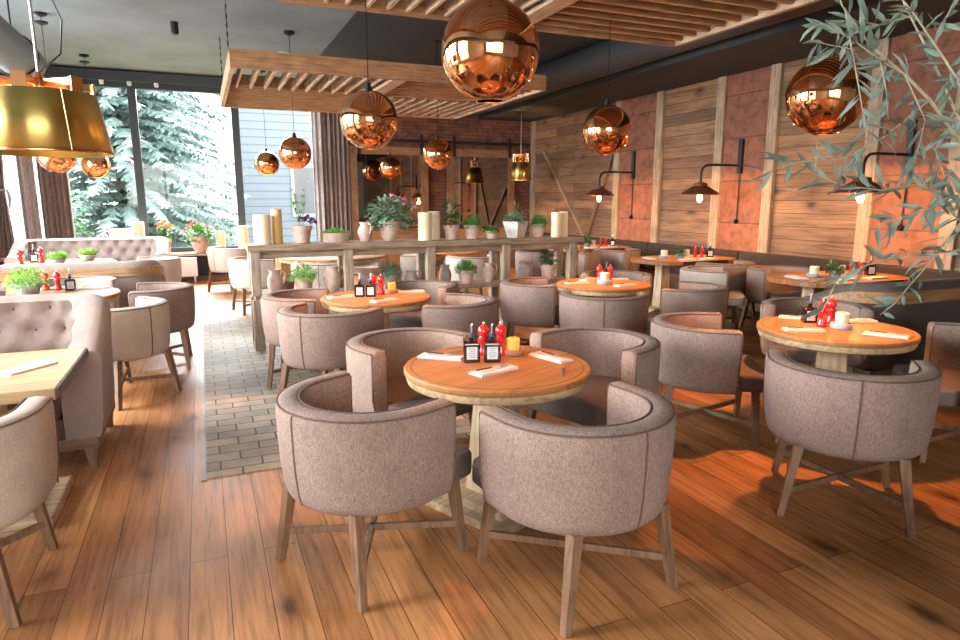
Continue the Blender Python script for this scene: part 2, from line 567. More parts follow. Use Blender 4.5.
    def leaf(self, p, d, nrm, length, width, fold=0.25, curl=0.0):
        """a folded six sided leaf"""
        p, d, nrm = Vector(p), Vector(d).normalized(), Vector(nrm)
        s = d.cross(nrm)
        if s.length < 1e-4:
            s = d.cross(Vector((0.3, 0.5, 0.8)))
        s.normalize()
        u = s.cross(d).normalized()
        a, b, c, e = p, p + d * length * 0.35, p + d * length * 0.72 - u * curl * length * 0.3, p + d * length - u * curl * length
        vs = [a, b + s * width / 2 + u * fold * width, c + s * width * 0.4 + u * fold * width * 0.8, e,
              c - s * width * 0.4 + u * fold * width * 0.8, b - s * width / 2 + u * fold * width, b, c]
        return self.add(vs, [(0, 1, 6), (1, 2, 7, 6), (2, 3, 7), (7, 3, 4), (6, 7, 4, 5), (0, 6, 5)])

    def build(self, name, m, parent=None, smooth=None, bevel=0.0, bseg=2, loc=None, rz=0.0):
        me = bpy.data.meshes.new(name)
        me.from_pydata(self.v, [], self.f)
        me.materials.append(m)
        if smooth is not None:
            me.polygons.foreach_set('use_smooth', [True] * len(me.polygons))
            me.set_sharp_from_angle(angle=math.radians(smooth))
        me.update()
        o = bpy.data.objects.new(name, me)
        COL.objects.link(o)
        if parent:
            o.parent = parent
        if loc is not None:
            o.location = loc
            o.rotation_euler = (0, 0, rz)
        if bevel:
            b = o.modifiers.new('bevel', 'BEVEL')
            b.width = bevel
            b.segments = bseg
            b.limit_method = 'ANGLE'
            b.angle_limit = math.radians(40)
        return o


def tag(o, label=None, cat=None, group=None, kind=None):
    if label:
        o['label'] = label
    if cat:
        o['category'] = cat
    if group:
        o['group'] = group
    if kind:
        o['kind'] = kind
    return o


def thing(name, label, cat, loc=(0, 0, 0), rz=0.0, group=None):
    o = bpy.data.objects.new(name, None)
    o.empty_display_size = 0.1
    COL.objects.link(o)
    o.location = loc
    o.rotation_euler = (0, 0, rz)
    return tag(o, label, cat, group)


def struct(o):
    o['kind'] = 'structure'
    return o


def kids(o):
    return [c for c in o.children]


def copy_tree(o, parent=None):
    c = o.copy()
    COL.objects.link(c)
    c.parent = parent
    for ch in kids(o):
        copy_tree(ch, c)
    return c


class Proto:
    """first use moves the source itself, later uses copy it with all its parts"""

    def __init__(self, root):
        self.root = root
        self.used = False

    def put(self, loc, rz, label, cat=None, group=None, scale=None):
        o = copy_tree(self.root) if self.used else self.root
        self.used = True
        o.location = loc
        o.rotation_euler = (0, 0, rz)
        tag(o, label, cat, group)
        if scale:
            o.scale = scale if isinstance(scale, tuple) else (scale,) * 3
        return o


def R(d):
    return math.radians(d)


# ================================================================== SETTING
XL, XR, YB, YF, ZC = -3.6, 7.4, 14.2, -3.6, 3.95
struct(MB().box(XL, XR, YF, YB + 0.4, -0.1, 0.0).build('floor', M_FLOOR))
path = struct(MB().box(-0.08, 2.05, 3.82, 10.5, 0.0, 0.006).build('floor_path', M_PATH))
struct(MB().box(-0.11, -0.08, 3.79, 10.5, 0.0, 0.007).build('trim_1', wood('border strip with sheen', (0.30, 0.22, 0.16), 'Y')))  # border of the path; the sheen along its edge is put into the colour
struct(MB().box(XL, XR, YF, YB + 0.4, ZC, ZC + 0.15).build('ceiling', M_CEIL))
struct(MB().box(2.0, 6.03, YF, YB, ZC - 0.02, ZC).build('ceiling_shade', plain('ceiling falloff shade', (0.05, 0.056, 0.06), 0.8)))  # light falloff away from the windows, painted in as a darker ceiling field
struct(MB().box(6.03, XR, YF, YB, 3.4, ZC).build('ceiling_soffit', M_SOFFIT))
struct(MB().tube([(5.72, YF, 3.66), (5.72, YB, 3.66)], 0.24, 20).build('ceiling_duct', plain('dark duct paint', (0.035, 0.038, 0.042), 0.6), smooth=40))

# right wall
wr = struct(MB().box(XR, XR + 0.2, YF, YB + 0.2, 0, ZC).build('wall_right', M_WPLANK))
for y0, y1 in ((9.46, 10.52), (7.01, 7.86), (4.53, 5.35), (1.6, 3.0)):
    MB().box(XR - 0.012, XR, y0, y1, 0, 3.4).build('plaster_panel', M_PLASTER, wr)
for y in (10.6, 9.38, 7.94, 6.93, 5.43, 4.45, 3.05, 1.5, 14.05):
    MB().box(XR - 0.06, XR, y - 0.085, y + 0.085, 0, 3.4).build('timber_post', M_POST, wr, bevel=0.006)
for a, b, mm in (((XR - 0.03, 13.52, 2.71), (XR - 0.03, 11.66, 0.82), M_POST), ((XR - 0.03, 10.74, 2.5), (XR - 0.03, 11.58, 0.82), M_SKIRT)):
    MB().bar(a, b, 0.09, 0.09, 0.05, 0.05).build('diagonal_brace', mm, wr)

# back wall: brick part, sill and head of the glazing
wb = struct(MB().box(2.3, XR + 0.2, YB, YB + 0.3, 0, ZC).build('wall_back', M_BRICK))
MB().box(XL, 2.3, YB + 0.1, YB + 0.3, 0, 0.52).build('sill_panel', M_DARKP, wb)
MB().box(XL, 2.3, YB + 0.1, YB + 0.3, 3.82, ZC).build('head_panel', M_CEIL, wb)
struct(MB().box(XL, XR - 0.0, YB - 0.02, YB + 0.1, 0, 0.1).build('baseboard_back', M_SKIRT))
struct(MB().box(XL, 2.4, YB - 0.12, YB + 0.1, 3.78, 3.9).build('trim_2', M_FRAME))
struct(MB().box(XL, 2.3, YB - 0.32, YB + 0.12, 0.5, 0.55).build('trim_3', wood('oak window bench', (0.42, 0.28, 0.16), 'X')))
struct(MB().box(XL, XR, YB - 0.34, YB - 0.02, 0, 0.10).build('trim_4', M_SKIRT))

win = [(-3.5, -1.05), (-1.05, 0.77), (0.77, 2.35)]
for k, (x0, x1) in enumerate(win):
    m = MB()
    z0, z1 = 0.55, 3.82
    fw = 0.07
    y0, y1 = YB + 0.14, YB + 0.26
    m.box(x0, x0 + fw, y0, y1, z0, z1).box(x1 - fw, x1, y0, y1, z0, z1)
    m.box(x0 + fw, x1 - fw, y0, y1, z0, z0 + 0.09).box(x0 + fw, x1 - fw, y0, y1, z1 - 0.16, z1)
    f = struct(m.build('window_%d' % (k + 1), M_FRAME))
    MB().box(x0 + fw, x1 - fw, YB + 0.19, YB + 0.20, z0 + 0.09, z1 - 0.16).build('pane', M_GLASS, f)

# left wall with four tall openings, rear wall with one wide opening
m = MB()
ops = [(1.6, 3.8), (4.6, 7.4), (8.2, 11.0)]
ye = YF
for y0, y1 in ops + [(YB + 0.4, 0)]:
    m.box(XL - 0.25, XL, ye, y0, 0, ZC)
    if y1:
        m.box(XL - 0.25, XL, y0, y1, 0, 0.5).box(XL - 0.25, XL, y0, y1, 3.7, ZC)
        ye = y1
wl = struct(m.build('wall_left', M_WALLP))
for k, (y0, y1) in enumerate(ops):
    f = MB()
    for ya in (y0, (y0 + y1) / 2 - 0.035, y1 - 0.07):
        f.box(XL - 0.16, XL - 0.06, ya, ya + 0.07, 0.5, 3.7)
    f.box(XL - 0.16, XL - 0.06, y0, y1, 0.5, 0.57).box(XL - 0.16, XL - 0.06, y0, y1, 3.6, 3.7)
    f = struct(f.build('window_%d' % (k + 4), M_FRAME))
    MB().box(XL - 0.115, XL - 0.105, y0 + 0.07, y1 - 0.07, 0.57, 3.6).build('pane', M_GLASS, f)
m = MB()
m.box(XL, -3.0, YF - 0.25, YF, 0, ZC).box(1.9, XR, YF - 0.25, YF, 0, ZC).box(-3.0, 1.9, YF - 0.25, YF, 0, 0.6).box(-3.0, 1.9, YF - 0.25, YF, 3.3, ZC)
struct(m.build('wall_rear', M_WALLP))
f = MB()
for xa in (-3.0, -1.4, 0.2, 1.83):
    f.box(xa, xa + 0.07, YF - 0.16, YF - 0.06, 0.6, 3.3)
f.box(-3.0, 1.9, YF - 0.16, YF - 0.06, 0.6, 0.67).box(-3.0, 1.9, YF - 0.16, YF - 0.06, 3.2, 3.3)
f = struct(f.build('window_8', M_FRAME))
MB().box(-2.93, 1.83, YF - 0.115, YF - 0.105, 0.67, 3.2).build('pane', M_GLASS, f)

# outdoors
struct(MB().box(-30, 30, YB + 0.4, 60, -0.3, -0.2).build('ground_outside', M_GRASS))
bld = thing('building', 'pale building with white lap siding outside the right-hand window', 'building', (5.6, 24, -0.2))
MB().box(-4.2, 7, 0, 5, 0, 6.3).build('wall', M_SIDING, bld)
MB().box(-4.5, 7.3, -0.3, 5.3, 6.3, 6.6).build('roof', plain('pale roof edge', (0.6, 0.63, 0.66), 0.6), bld)
for x in (-2.6, 0.6, 3.6):
    wf = MB().box(x, x + 1.3, -0.06, 0.0, 1.2, 3.0).build('window_frame', M_WHITE, bld)
    MB().box(x + 0.1, x + 1.2, -0.07, -0.055, 1.3, 2.9).build('pane', plain('sky glass', (0.45, 0.55, 0.62), 0.05, metal=0.6), wf)


def spruce(loc, h, rmax, seed, label):
    r = random.Random(seed)
    t = thing('spruce_tree', label, 'tree', loc, 0, 'spruces outside the windows')
    MB().lathe([(0.16, 0), (0.12, h * 0.5), (0.02, h)], 10).build('trunk', M_SPRUCEB, t)
    m = MB()
    z = 0.25
    while z < h - 0.1:
        rr = rmax * (1 - z / h) ** 0.75 + 0.06
        nb = max(5, int(17 * (rr / rmax) ** 0.5))
        for k in range(nb):
            a = 2 * PI * (k + r.random()) / nb
            L = rr * r.uniform(0.75, 1.1)
            steps = max(3, int(L / 0.13))
            for s in range(1, steps + 1):
                q = s / steps
                p = Vector((math.cos(a) * L * q, math.sin(a) * L * q, z + 0.10 * q - 0.42 * L * q * q * 0.55 + r.uniform(-0.03, 0.03)))
                for side in (-1, 0, 1):
                    aa = a + side * r.uniform(0.7, 1.2)
                    d = Vector((math.cos(aa), math.sin(aa), r.uniform(-0.75, -0.1)))
                    ln = (0.34 - 0.12 * q) * r.uniform(0.7, 1.2)
                    m.leaf(p, d, (r.uniform(-.3, .3), r.uniform(-.3, .3), 1), ln, ln * 0.42, -0.3, 0.2)
        z += r.uniform(0.22, 0.32)
    m.build('foliage', M_SPRUCE, t)
    return t


spruce((-1.9, 20.2, -0.2), 13.0, 3.5, 1, 'large blue spruce outside, behind the first mullion from the left')
spruce((-1.2, 26.5, -0.2), 6.0, 2.0, 2, 'smaller blue spruce outside behind the middle pane')
spruce((-7.6, 23.5, -0.2), 11.0, 3.0, 3, 'blue spruce outside at the far left behind the curtain')
t = thing('shrub', 'dark green leafy shrub outside beside the left curtain', 'shrub', (-2.55, 15.6, -0.2))
m = MB()
for i in range(650):
    a = rnd.uniform(0, 2 * PI)
    z = rnd.uniform(0.2, 2.1)
    q = 0.42 * math.sin(PI * min(1, (z + 0.25) / 2.45)) ** 0.6 * rnd.random() ** 0.5
    p = (math.cos(a) * q, math.sin(a) * q, z)
    m.leaf(p, (math.cos(a), math.sin(a), rnd.uniform(-.4, .5)), (rnd.uniform(-.5, .5), rnd.uniform(-.5, .5), 1), rnd.uniform(0.09, 0.15), 0.06, 0.1, 0.2)
m.build('foliage', M_SHRUB, t)
MB().tube([(0, 0, 0), (0.02, 0, 1.5)], [0.03, 0.015], 8).build('stem', M_SPRUCEB, t)


# ------------------------------------------------------------------ curtains
def curtain(name, label, x0, x1, y, z0, z1, m_, waves, amp=0.05, group=None, pinch=None):
    me = MB()
    n = waves * 10
    nz = 14
    th = 0.006
    rings = []
    for k in range(nz + 1):
        z = z0 + (z1 - z0) * k / nz
        xs0, xs1 = x0, x1
        if pinch:
            zp, xc, f_ = pinch
            q = f_ + (1 - f_) * min(1, abs(z - zp) / 1.3) ** 0.8
            xs0, xs1 = xc + (x0 - xc) * q, xc + (x1 - xc) * q
        fr, bk = [], []
        for i in range(n + 1):
            u = i / n
            ph = u * waves * 2 * PI
            yy = y + amp * math.sin(ph) + 0.015 * math.sin(ph * 0.37 + 1)
            xx = xs0 + (xs1 - xs0) * u + 0.3 * amp * math.sin(2 * ph)
            fr.append((xx, yy - th, z))
            bk.append((xx, yy + th, z))
        rings.append(fr + bk[::-1])
    me.sweep(rings)
    o = me.build(name, m_, smooth=60)
    return tag(o, label, 'curtain', group)


curtain('curtain', 'dark grey-brown pleated curtain left of the spruce view', -2.66, -2.18, 14.08, 0.56, 3.70, M_CURT, 6)
curtain('curtain', 'narrow mauve-grey curtain second from the left edge', -2.96, -2.70, 14.07, 0.56, 3.70, M_CURTM, 2, 0.04)
curtain('curtain', 'dark curtain gathered by a tie at the far left edge', -3.5, -3.08, 13.92, 0.56, 3.70, M_CURT, 5, 0.045, pinch=(1.75, -3.17, 0.25))
curtain('curtain', 'dark curtain hanging beside the brick wall', 2.42, 2.98, 14.08, 0.56, 3.70, M_CURT, 6)
curtain('curtain', 'light grey curtain edge beside the right-hand pane', 2.22, 2.42, 14.05, 0.56, 3.70, M_CURTL, 2, 0.04)
curtain('sheer_curtain', 'pale sheer curtain between the dark left curtains', -3.5, -2.68, 14.21, 0.56, 3.70, M_SHEER, 8, 0.02)
tb = MB().tube([(-3.17 + 0.075 * math.cos(a), 13.92 + 0.065 * math.sin(a), 1.75) for a in [i * PI / 8 for i in range(16)]], 0.02, 8, True)
tb.tube([(-3.10, 13.88, 1.75), (-3.07, 13.85, 1.62), (-3.09, 13.84, 1.42)], [0.02, 0.028, 0.015], 8)
tag(tb.build('curtain_tie', M_CURTL, smooth=40), 'grey tie knotted round the curtain at left edge', 'curtain tie')

# radiator under the bench
t = thing('radiator', 'low white box radiator under the window bench', 'radiator', (-0.36, 13.72, 0))
MB().box(-0.29, 0.22, -0.08, 0.08, 0.12, 0.48).build('body', M_WHITE, t, bevel=0.008)
for x in (-0.22, 0.15):
    MB().box(x, x + 0.03, -0.04, 0.04, 0, 0.12).build('foot', M_WHITE, t)

# ------------------------------------------------------------------ sliding mirror doors on the brick wall
t = thing('door_rail', 'long black steel sliding rail across the brick wall', 'rail', (0, YB, 2.86))
MB().box(3.0, 7.34, -0.07, -0.045, -0.035, 0.035).build('track', M_BLACK, t)
for x in (3.3, 5.0, 7.1):
    MB().box(x, x + 0.04, -0.045, 0, -0.03, 0.03).build('bracket', M_BLACK, t)


def mirror_door(x0, x1, label, hang):
    t = thing('mirror_door', label, 'mirror', (x0, YB - 0.10, 0), 0, 'mirrors on the brick wall')
    W = x1 - x0
    fw = 0.17
    z0, z1 = 0.101, 2.72
    for a, b in ((0, fw), (W - fw, W)):
        MB().box(a, b, -0.03, 0.03, z0, z1).build('stile', M_POSTD, t, bevel=0.006)
    for a, b in ((z0, z0 + 0.82), (z1 - fw, z1)):
        MB().box(fw, W - fw, -0.028, 0.028, a, b).build('rail', M_RAILD, t, bevel=0.006)
    MB().box(fw, W - fw, -0.006, 0.006, z0 + 0.82, z1 - fw).build('mirror_glass', M_MIRROR, t)
    for x in hang:
        h = MB().box(x - x0 - 0.035, x - x0 + 0.035, -0.05, -0.03, 2.55, 3.0)
        h.build('hanger', M_BLACK, t)
    MB().box(fw + 0.18, fw + 0.2, -0.012, -0.006, z0 + 0.82, z1 - fw).build('glazing_bar', M_BLACK, t)


M_POSTD = wood('brown door timber', (0.22, 0.115, 0.055), 'Z', rough=0.7)
M_RAILD = wood('brown rail timber', (0.25, 0.13, 0.06), 'X', rough=0.7)
mirror_door(2.98, 4.75, 'timber-framed dark mirror on the brick wall, nearer the curtain', (3.2, 4.6))
mirror_door(5.2, 6.9, 'timber-framed mirror on the brick wall, next to the corner', (5.37, 6.76))

# ------------------------------------------------------------------ ceiling: slatted timber frames, ducts, fittings


def slat_frame(label, x0, x1, y0, y1, z, cross, mid, first):
    """a frame of four fields whose slats run alternately along y and along x"""
    t = thing('slatted_ceiling_frame', label, 'ceiling frame', (0, 0, z), 0, 'slatted timber frames')
    h = 0.20
    MB().box(x0, x1, y0, y0 + 0.05, 0, h).build('front_board', M_BEAM, t, bevel=0.004)
    MB().box(x0, x1, y1 - 0.05, y1, 0, h).build('back_board', M_BEAM, t, bevel=0.004)
    MB().box(x0, x0 + 0.05, y0 + 0.05, y1 - 0.05, 0, h).build('side_board', M_BEAMLIT, t)
    MB().box(x1 - 0.05, x1, y0 + 0.05, y1 - 0.05, 0, h).build('side_board', M_BEAMLIT, t)
    MB().box(cross - 0.09, cross + 0.09, y0 + 0.05, y1 - 0.05, 0.0, 0.05).build('cross_board', M_BEAMLIT, t)
    MB().box(x0 + 0.05, x1 - 0.05, mid - 0.03, mid + 0.03, 0.05, h).build('middle_board', M_BEAM, t)
    for i, (xa, xb) in enumerate(((x0 + 0.05, cross - 0.09), (cross + 0.09, x1 - 0.05))):
        for j, (ya, yb) in enumerate(((y0 + 0.05, mid - 0.03), (mid + 0.03, y1 - 0.05))):
            if (i + j) % 2 == first:
                n = int((xb - xa) / 0.17)
                for k in range(n):
                    x = xa + (xb - xa) * (k + 0.5) / n
                    MB().box(x - 0.014, x + 0.014, ya, yb, 0.02, 0.14).build('slat', M_BEAMLIT, t)
            else:
                n = int((yb - ya) / 0.19)
                for k in range(n):
                    y = ya + (yb - ya) * (k + 0.5) / n
                    MB().box(xa, xb, y - 0.022, y + 0.022, 0.03, 0.15).build('slat', M_BEAM, t)
    for x in (x0 + 0.025, x1 - 0.025):
        for y in (y0 + 0.6, y1 - 0.6):
            c = MB()
            for k in range(int((ZC - z - h) / 0.05) + 1):
                zz = h + 0.025 + k * 0.05
                c.rbox((x, y, zz), 0.016 if k % 2 else 0.006, 0.006 if k % 2 else 0.016, 0.056)
            c.build('chain', M_BLACK, t)


slat_frame('hanging slatted timber frame nearer the window wall', 0.41, 4.37, 7.98, 11.4, 3.02, 2.36, 9.55, 0)
slat_frame('hanging slatted timber frame overhead, at the top edge', -0.3, 4.75, 1.5, 5.85, 3.17, 2.85, 3.6, 1)

tag(MB().tube([(-1.9, -3.4, 3.27), (-1.9, 10.1, 3.27)], 0.23, 24).build('ventilation_duct', plain('pale duct', (0.15, 0.18, 0.19), 0.5, metal=0.3), smooth=40), 'large grey round duct below the ceiling at left', 'duct')
t = thing('duct_hanger', 'steel strap carrying the grey duct end', 'bracket', (-1.9, 9.6, 3.27))
MB().tube([(0.242 * math.cos(a), 0, 0.242 * math.sin(a)) for a in [i * PI / 12 for i in range(24)]], 0.012, 6, True).build('strap', M_BLACK, t)
MB().tube([(0, 0, 0.24), (0, 0, 0.68)], 0.01, 6).build('rod', M_BLACK, t)
t = thing('air_handler', 'dark air unit with hose above the slatted frame', 'air unit', (3.2, 12.2, ZC - 0.03))
MB().box(-0.9, 0.9, -0.45, 0.45, -0.5, -0.02).build('casing', M_SOFFIT, t, bevel=0.02)
MB().tube([(-0.3, -0.5, -0.1), (-0.1, -0.62, -0.2), (0.15, -0.6, -0.35), (0.45, -0.47, -0.3)], 0.09, 12).build('hose', plain('dark hose', (0.05, 0.05, 0.055), 0.5), t, smooth=40)
MB().tube([(0.62, -0.5, -0.02), (0.7, -0.52, -0.3), (0.72, -0.47, -0.5)], 0.02, 8).build('cable', M_GREYM, t, smooth=40)
t = thing('spotlight', 'small black ceiling spotlight over the left walkway', 'spotlight', (-0.15, 10.2, ZC))
MB().lathe([(0.05, -0.02), (0.05, 0)], 14).build('base', M_BLACK, t)
MB().lathe([(0.04, -0.16), (0.05, -0.14), (0.05, -0.02)], 14).build('head', M_BLACK, t)
tag(MB().lathe([(0.001, -0.06), (0.10, -0.055), (0.13, -0.03), (0.13, 0.0)], 24, (1.42, 11.6, ZC)).build('smoke_detector', M_WHITE, smooth=30), 'white round smoke detector on the dark ceiling', 'smoke detector')
t = thing('track_light', 'white spots on the dark track over the windows', 'track light', (0, YB - 0.14, 3.76))
MB().box(-3.0, 2.3, -0.02, 0.02, -0.03, 0.02).build('track', M_FRAME, t)
for x in (-1.5, -1.05, -0.6, 0.75, 1.5):
    MB().lathe([(0.035, -0.1), (0.04, -0.03)], 12, (x, 0, 0)).build('spot', M_WHITE, t)


# ------------------------------------------------------------------ copper globe pendants
def make_globe():
    t = thing('globe_pendant', 'x', 'pendant lamp')
    Rr = 0.235
    a1 = R(164)
    prof = [(Rr * math.sin(a1 - (a1 - R(7)) * k / 40), Rr * math.cos(a1 - (a1 - R(7)) * k / 40)) for k in range(41)]
    inner = [(Rr * 0.985 * math.sin(a1 * k / 30 + R(2) * (1 - k / 30)), Rr * 0.985 * math.cos(a1 * k / 30 + R(2) * (1 - k / 30))) for k in range(31)]
    m = MB()
    n = len(prof)
    m.lathe_open = None
    seg = 56
    for pr in (prof,):
        vs, fs = [], []
        for i in range(seg):
            a = 2 * PI * i / seg
            for r_, z in pr:
                vs.append((r_ * math.cos(a), r_ * math.sin(a), z))
        for i in range(seg):
            j = (i + 1) % seg
            for k in range(len(pr) - 1):
                fs.append((i * n + k, j * n + k, j * n + k + 1, i * n + k + 1))
        m.add(vs, fs)
    g = m.build('shade', M_COPPER, t, smooth=60)
    s = g.modifiers.new('thick', 'SOLIDIFY')
    s.thickness = 0.003
    MB().lathe([(0.001, Rr + 0.06), (0.018, Rr + 0.055), (0.03, Rr + 0.01), (0.034, Rr - 0.01)][::-1], 20).build('cap', M_BLACK, t, smooth=40)
    MB().sphere((0, 0, -0.10), 0.045, 16, 10).build('bulb', M_BULB2, t, smooth=60)
    return t


GLOBE = Proto(make_globe())
globes = [
    (1.325, 2.98, 2.275, 'large copper mirror globe hanging over the nearest round table'),
    (1.32, 5.4, 2.22, 'copper mirror globe over the round table left of centre'),
    (1.34, 10.1, 2.26, 'copper globe against the window, the larger of two'),
    (1.22, 13.2, 2.26, 'copper globe against the window, the smaller of two'),
    (3.45, 9.75, 2.28, 'copper globe in front of the sliding rail'),
    (3.66, 5.46, 2.24, 'copper mirror globe in front of the corner of the plank wall'),
    (3.6, 2.99, 2.21, 'big copper mirror globe beside the olive branches'),
    (-1.72, 10.4, 2.17, 'copper globe half hidden under the brass lamp, left one'),
    (-1.6, 13.0, 2.17, 'copper globe half hidden under the brass lamp, right one'),
    (3.68, 13.35, 2.24, 'copper globe hanging before the dark mirror'),
]
CAN = Proto(None)
for i, (x, y, z, lab) in enumerate(globes):
    o = GLOBE.put((x, y, z), 0, lab, group='copper globe pendants')
    top = ZC - z
    MB().tube([(0, 0, 0.28), (0, 0, top - 0.02)], 0.004, 6).build('cord', M_BLACK, o)
    MB().lathe([(0.01, top - 0.05), (0.075, top - 0.022), (0.075, top)], 20).build('ceiling_rose', M_BLACK, o, smooth=30)
    l = bpy.data.lights.new('globe_lamp', 'SPOT')
    l.energy = (66, 75, 40, 30, 40, 120, 115, 30, 30, 40)[i]
    l.color = (1.0, 0.36, 0.10)
    l.spot_size = R(78)
    l.spot_blend = 0.5
    l.shadow_soft_size = 0.04
    lo = bpy.data.objects.new('lamp_light', l)
    lo.location = (0, 0, -0.235)
    COL.objects.link(lo)
    lo.parent = o


# ------------------------------------------------------------------ brass drum pendants with copper straps
def make_drum(rb, rt, h, sh):
    t = thing('drum_pendant', 'x', 'pendant lamp')
    seg = 64
    m = MB()
    vs, fs = [], []
    for i in range(seg):
        a = 2 * PI * i / seg
        vs += [(rb * math.cos(a), rb * math.sin(a), 0), (rt * math.cos(a), rt * math.sin(a), h)]
    for i in range(seg):
        j = (i + 1) % seg
        fs.append((2 * i, 2 * j, 2 * j + 1, 2 * i + 1))
    m.add(vs, fs)
    o = m.build('shade', M_BRASS, t, smooth=50)
    s = o.modifiers.new('thick', 'SOLIDIFY')
    s.thickness = 0.006
    MB().tube([(rb * math.cos(2 * PI * i / 64), rb * math.sin(2 * PI * i / 64), 0.004) for i in range(64)], 0.006, 6, True).build('lower_rim', M_COPST, t, smooth=60)
    MB().tube([((rb + (rt - rb) * k / 6 + 0.003) * math.cos(-1.05), (rb + (rt - rb) * k / 6 + 0.003) * math.sin(-1.05), h * k / 6) for k in range(7)], 0.004, 6).build('seam', M_COPST, t)
    for k in range(3):
        a = PI * k / 3 + 0.35
        c_, s_ = math.cos(a), math.sin(a)
        b = MB()
        r1 = rt - 0.012
        for sg in (1, -1):
            b.rbox((sg * r1 * c_, sg * r1 * s_, h + sh / 2 - 0.02), 0.008, 0.06 if sh < 0.1 else 0.035, sh + 0.04, a)
        b.rbox((0, 0, h + sh - 0.017), 2 * r1 - 0.008, 0.012, 0.034, a)
        b.build('strap', M_COPST, t)
    MB().lathe([(0.025, h - 0.02), (0.035, h + 0.0), (0.035, h + 0.05), (0.012, h + 0.10)], 16).build('lamp_holder', M_COPST, t, smooth=40)
    MB().sphere((0, 0, h - 0.07), 0.05, 16, 10).build('bulb', M_BULB2, t, smooth=60)
    return t


for x, y, z, dims, lab in ((-0.665, 3.8, 1.80, (0.285, 0.235, 0.28, 0.065), 'big brushed brass drum pendant with copper straps at left edge'),
                        (6.42, 12.8, 2.0, (0.245, 0.175, 0.38, 0.17), 'small-looking brass drum pendant in the far brick corner')):
    o = make_drum(*dims)
    o.location = (x, y, z)
    tag(o, lab, None, 'brass drum pendants')
    hz = dims[2] + 0.09
    top = ZC - z
    MB().tube([(0, 0, hz), (0.0, 0, top)], 0.007, 8).build('rod', M_ROD, o)
    MB().tube([(0, 0, hz), (0.10, 0.0, hz + 0.1), (0.12, 0, 0.62), (0.04, 0, 0.85), (-0.10, 0, 1.15), (-0.13, 0, 1.4), (-0.08, 0, top)], 0.005, 6).build('cable', M_BLACK, o, smooth=60)
    MB().lathe([(0.01, top - 0.05), (0.075, top - 0.022), (0.075, top)], 20).build('ceiling_rose', M_BLACK, o, smooth=30)
    l = bpy.data.lights.new('drum_lamp', 'POINT')
    l.energy = 14 if y < 8 else 75
    l.color = (1.0, 0.55, 0.22)
    l.shadow_soft_size = 0.05
    lo = bpy.data.objects.new('lamp_light', l)
    lo.location = (0, 0, 0.13)
    COL.objects.link(lo)
    lo.parent = o


# ------------------------------------------------------------------ wall lamps on the plank wall
def make_sconce():
    t = thing('wall_lamp', 'x', 'wall lamp')
    # origin on the wall; arm reaches into the room along -x
    MB().box(-0.05, 0, -0.035, 0.035, 1.96, 2.46).build('wall_bar', M_BLACK, t, bevel=0.004)
    arm = [(-0.03, 0, 2.08), (-0.55, 0, 2.08), (-0.66, 0, 2.07), (-0.72, 0, 2.03), (-0.745, 0, 1.96), (-0.745, 0, 1.84)]
    MB().tube(arm, 0.017, 10).build('arm', M_BLACK, t, smooth=50)
    c = (-0.745, 0, 0)
    sh = MB()
    prof = [(0.03, 1.83), (0.09, 1.82), (0.10, 1.775), (0.115, 1.77), (0.265, 1.675), (0.27, 1.66)]
    prof2 = [(r_ - 0.005, z - 0.006) for r_, z in prof][::-1]
    full = prof + prof2
    seg = 36
    vs, fs = [], []
    n = len(full)
    for i in range(seg):
        a = 2 * PI * i / seg
        vs += [(c[0] + r_ * math.cos(a), r_ * math.sin(a), z) for r_, z in full]
    for i in range(seg):
        j = (i + 1) % seg
        fs += [(i * n + k, i * n + (k + 1) % n, j * n + (k + 1) % n, j * n + k) for k in range(n)]
    sh.add(vs, fs).build('shade', M_RUST, t, smooth=40)
    MB().lathe([(0.022, 1.72), (0.022, 1.84)], 12, c).build('socket', M_BLACK, t)
    MB().lathe([(0.001, 1.545), (0.022, 1.555), (0.042, 1.595), (0.042, 1.63), (0.02, 1.69), (0.018, 1.72)], 16, c).build('bulb', M_BULB, t, smooth=60)
    MB().tube([(-0.02, 0, 1.97), (-0.02, 0, 1.30)], 0.008, 6).build('cord', M_BLACK, t)
    MB().lathe([(0.001, 1.225), (0.03, 1.24), (0.04, 1.27), (0.02, 1.30), (0.001, 1.305)], 14, (-0.03, 0, 0)).build('pull_knob', M_BLACK, t, smooth=50)
    return t


SCON = Proto(make_sconce())
for y, lab in ((10.08, 'black swing-arm wall lamp farthest along the plank wall'),
               (7.48, 'black swing-arm wall lamp, middle of the three'),
               (4.97, 'black swing-arm wall lamp behind the olive twigs')):
    o = SCON.put((XR - 0.012, y, 0), 0, lab, group='swing-arm wall lamps')
    l = bpy.data.lights.new('wall_lamp_bulb', 'POINT')
    l.energy = 36
    l.color = (1.0, 0.50, 0.18)
    l.shadow_soft_size = 0.04
    lo = bpy.data.objects.new('lamp_light', l)
    lo.location = (-0.745, 0, 1.50)
    COL.objects.link(lo)
    lo.parent = o


# ================================================================== FURNITURE
def chair_path():
    """plan curve of the barrel: list of (x, y, nx, ny), outward normals, facing +x"""
    Ro = 0.39
    pts = []
    for k in range(6):
        x = 0.15 - 0.12 * k / 5
        pts.append((x, -Ro, 0.0, -1.0))
    for k in range(1, 40):
        a = -PI / 2 - PI * k / 40
        pts.append((0.03 + Ro * math.cos(a), Ro * math.sin(a), math.cos(a), math.sin(a)))
    for k in range(6):
        x = 0.03 + 0.12 * k / 5
        pts.append((x, Ro, 0.0, 1.0))
    return pts


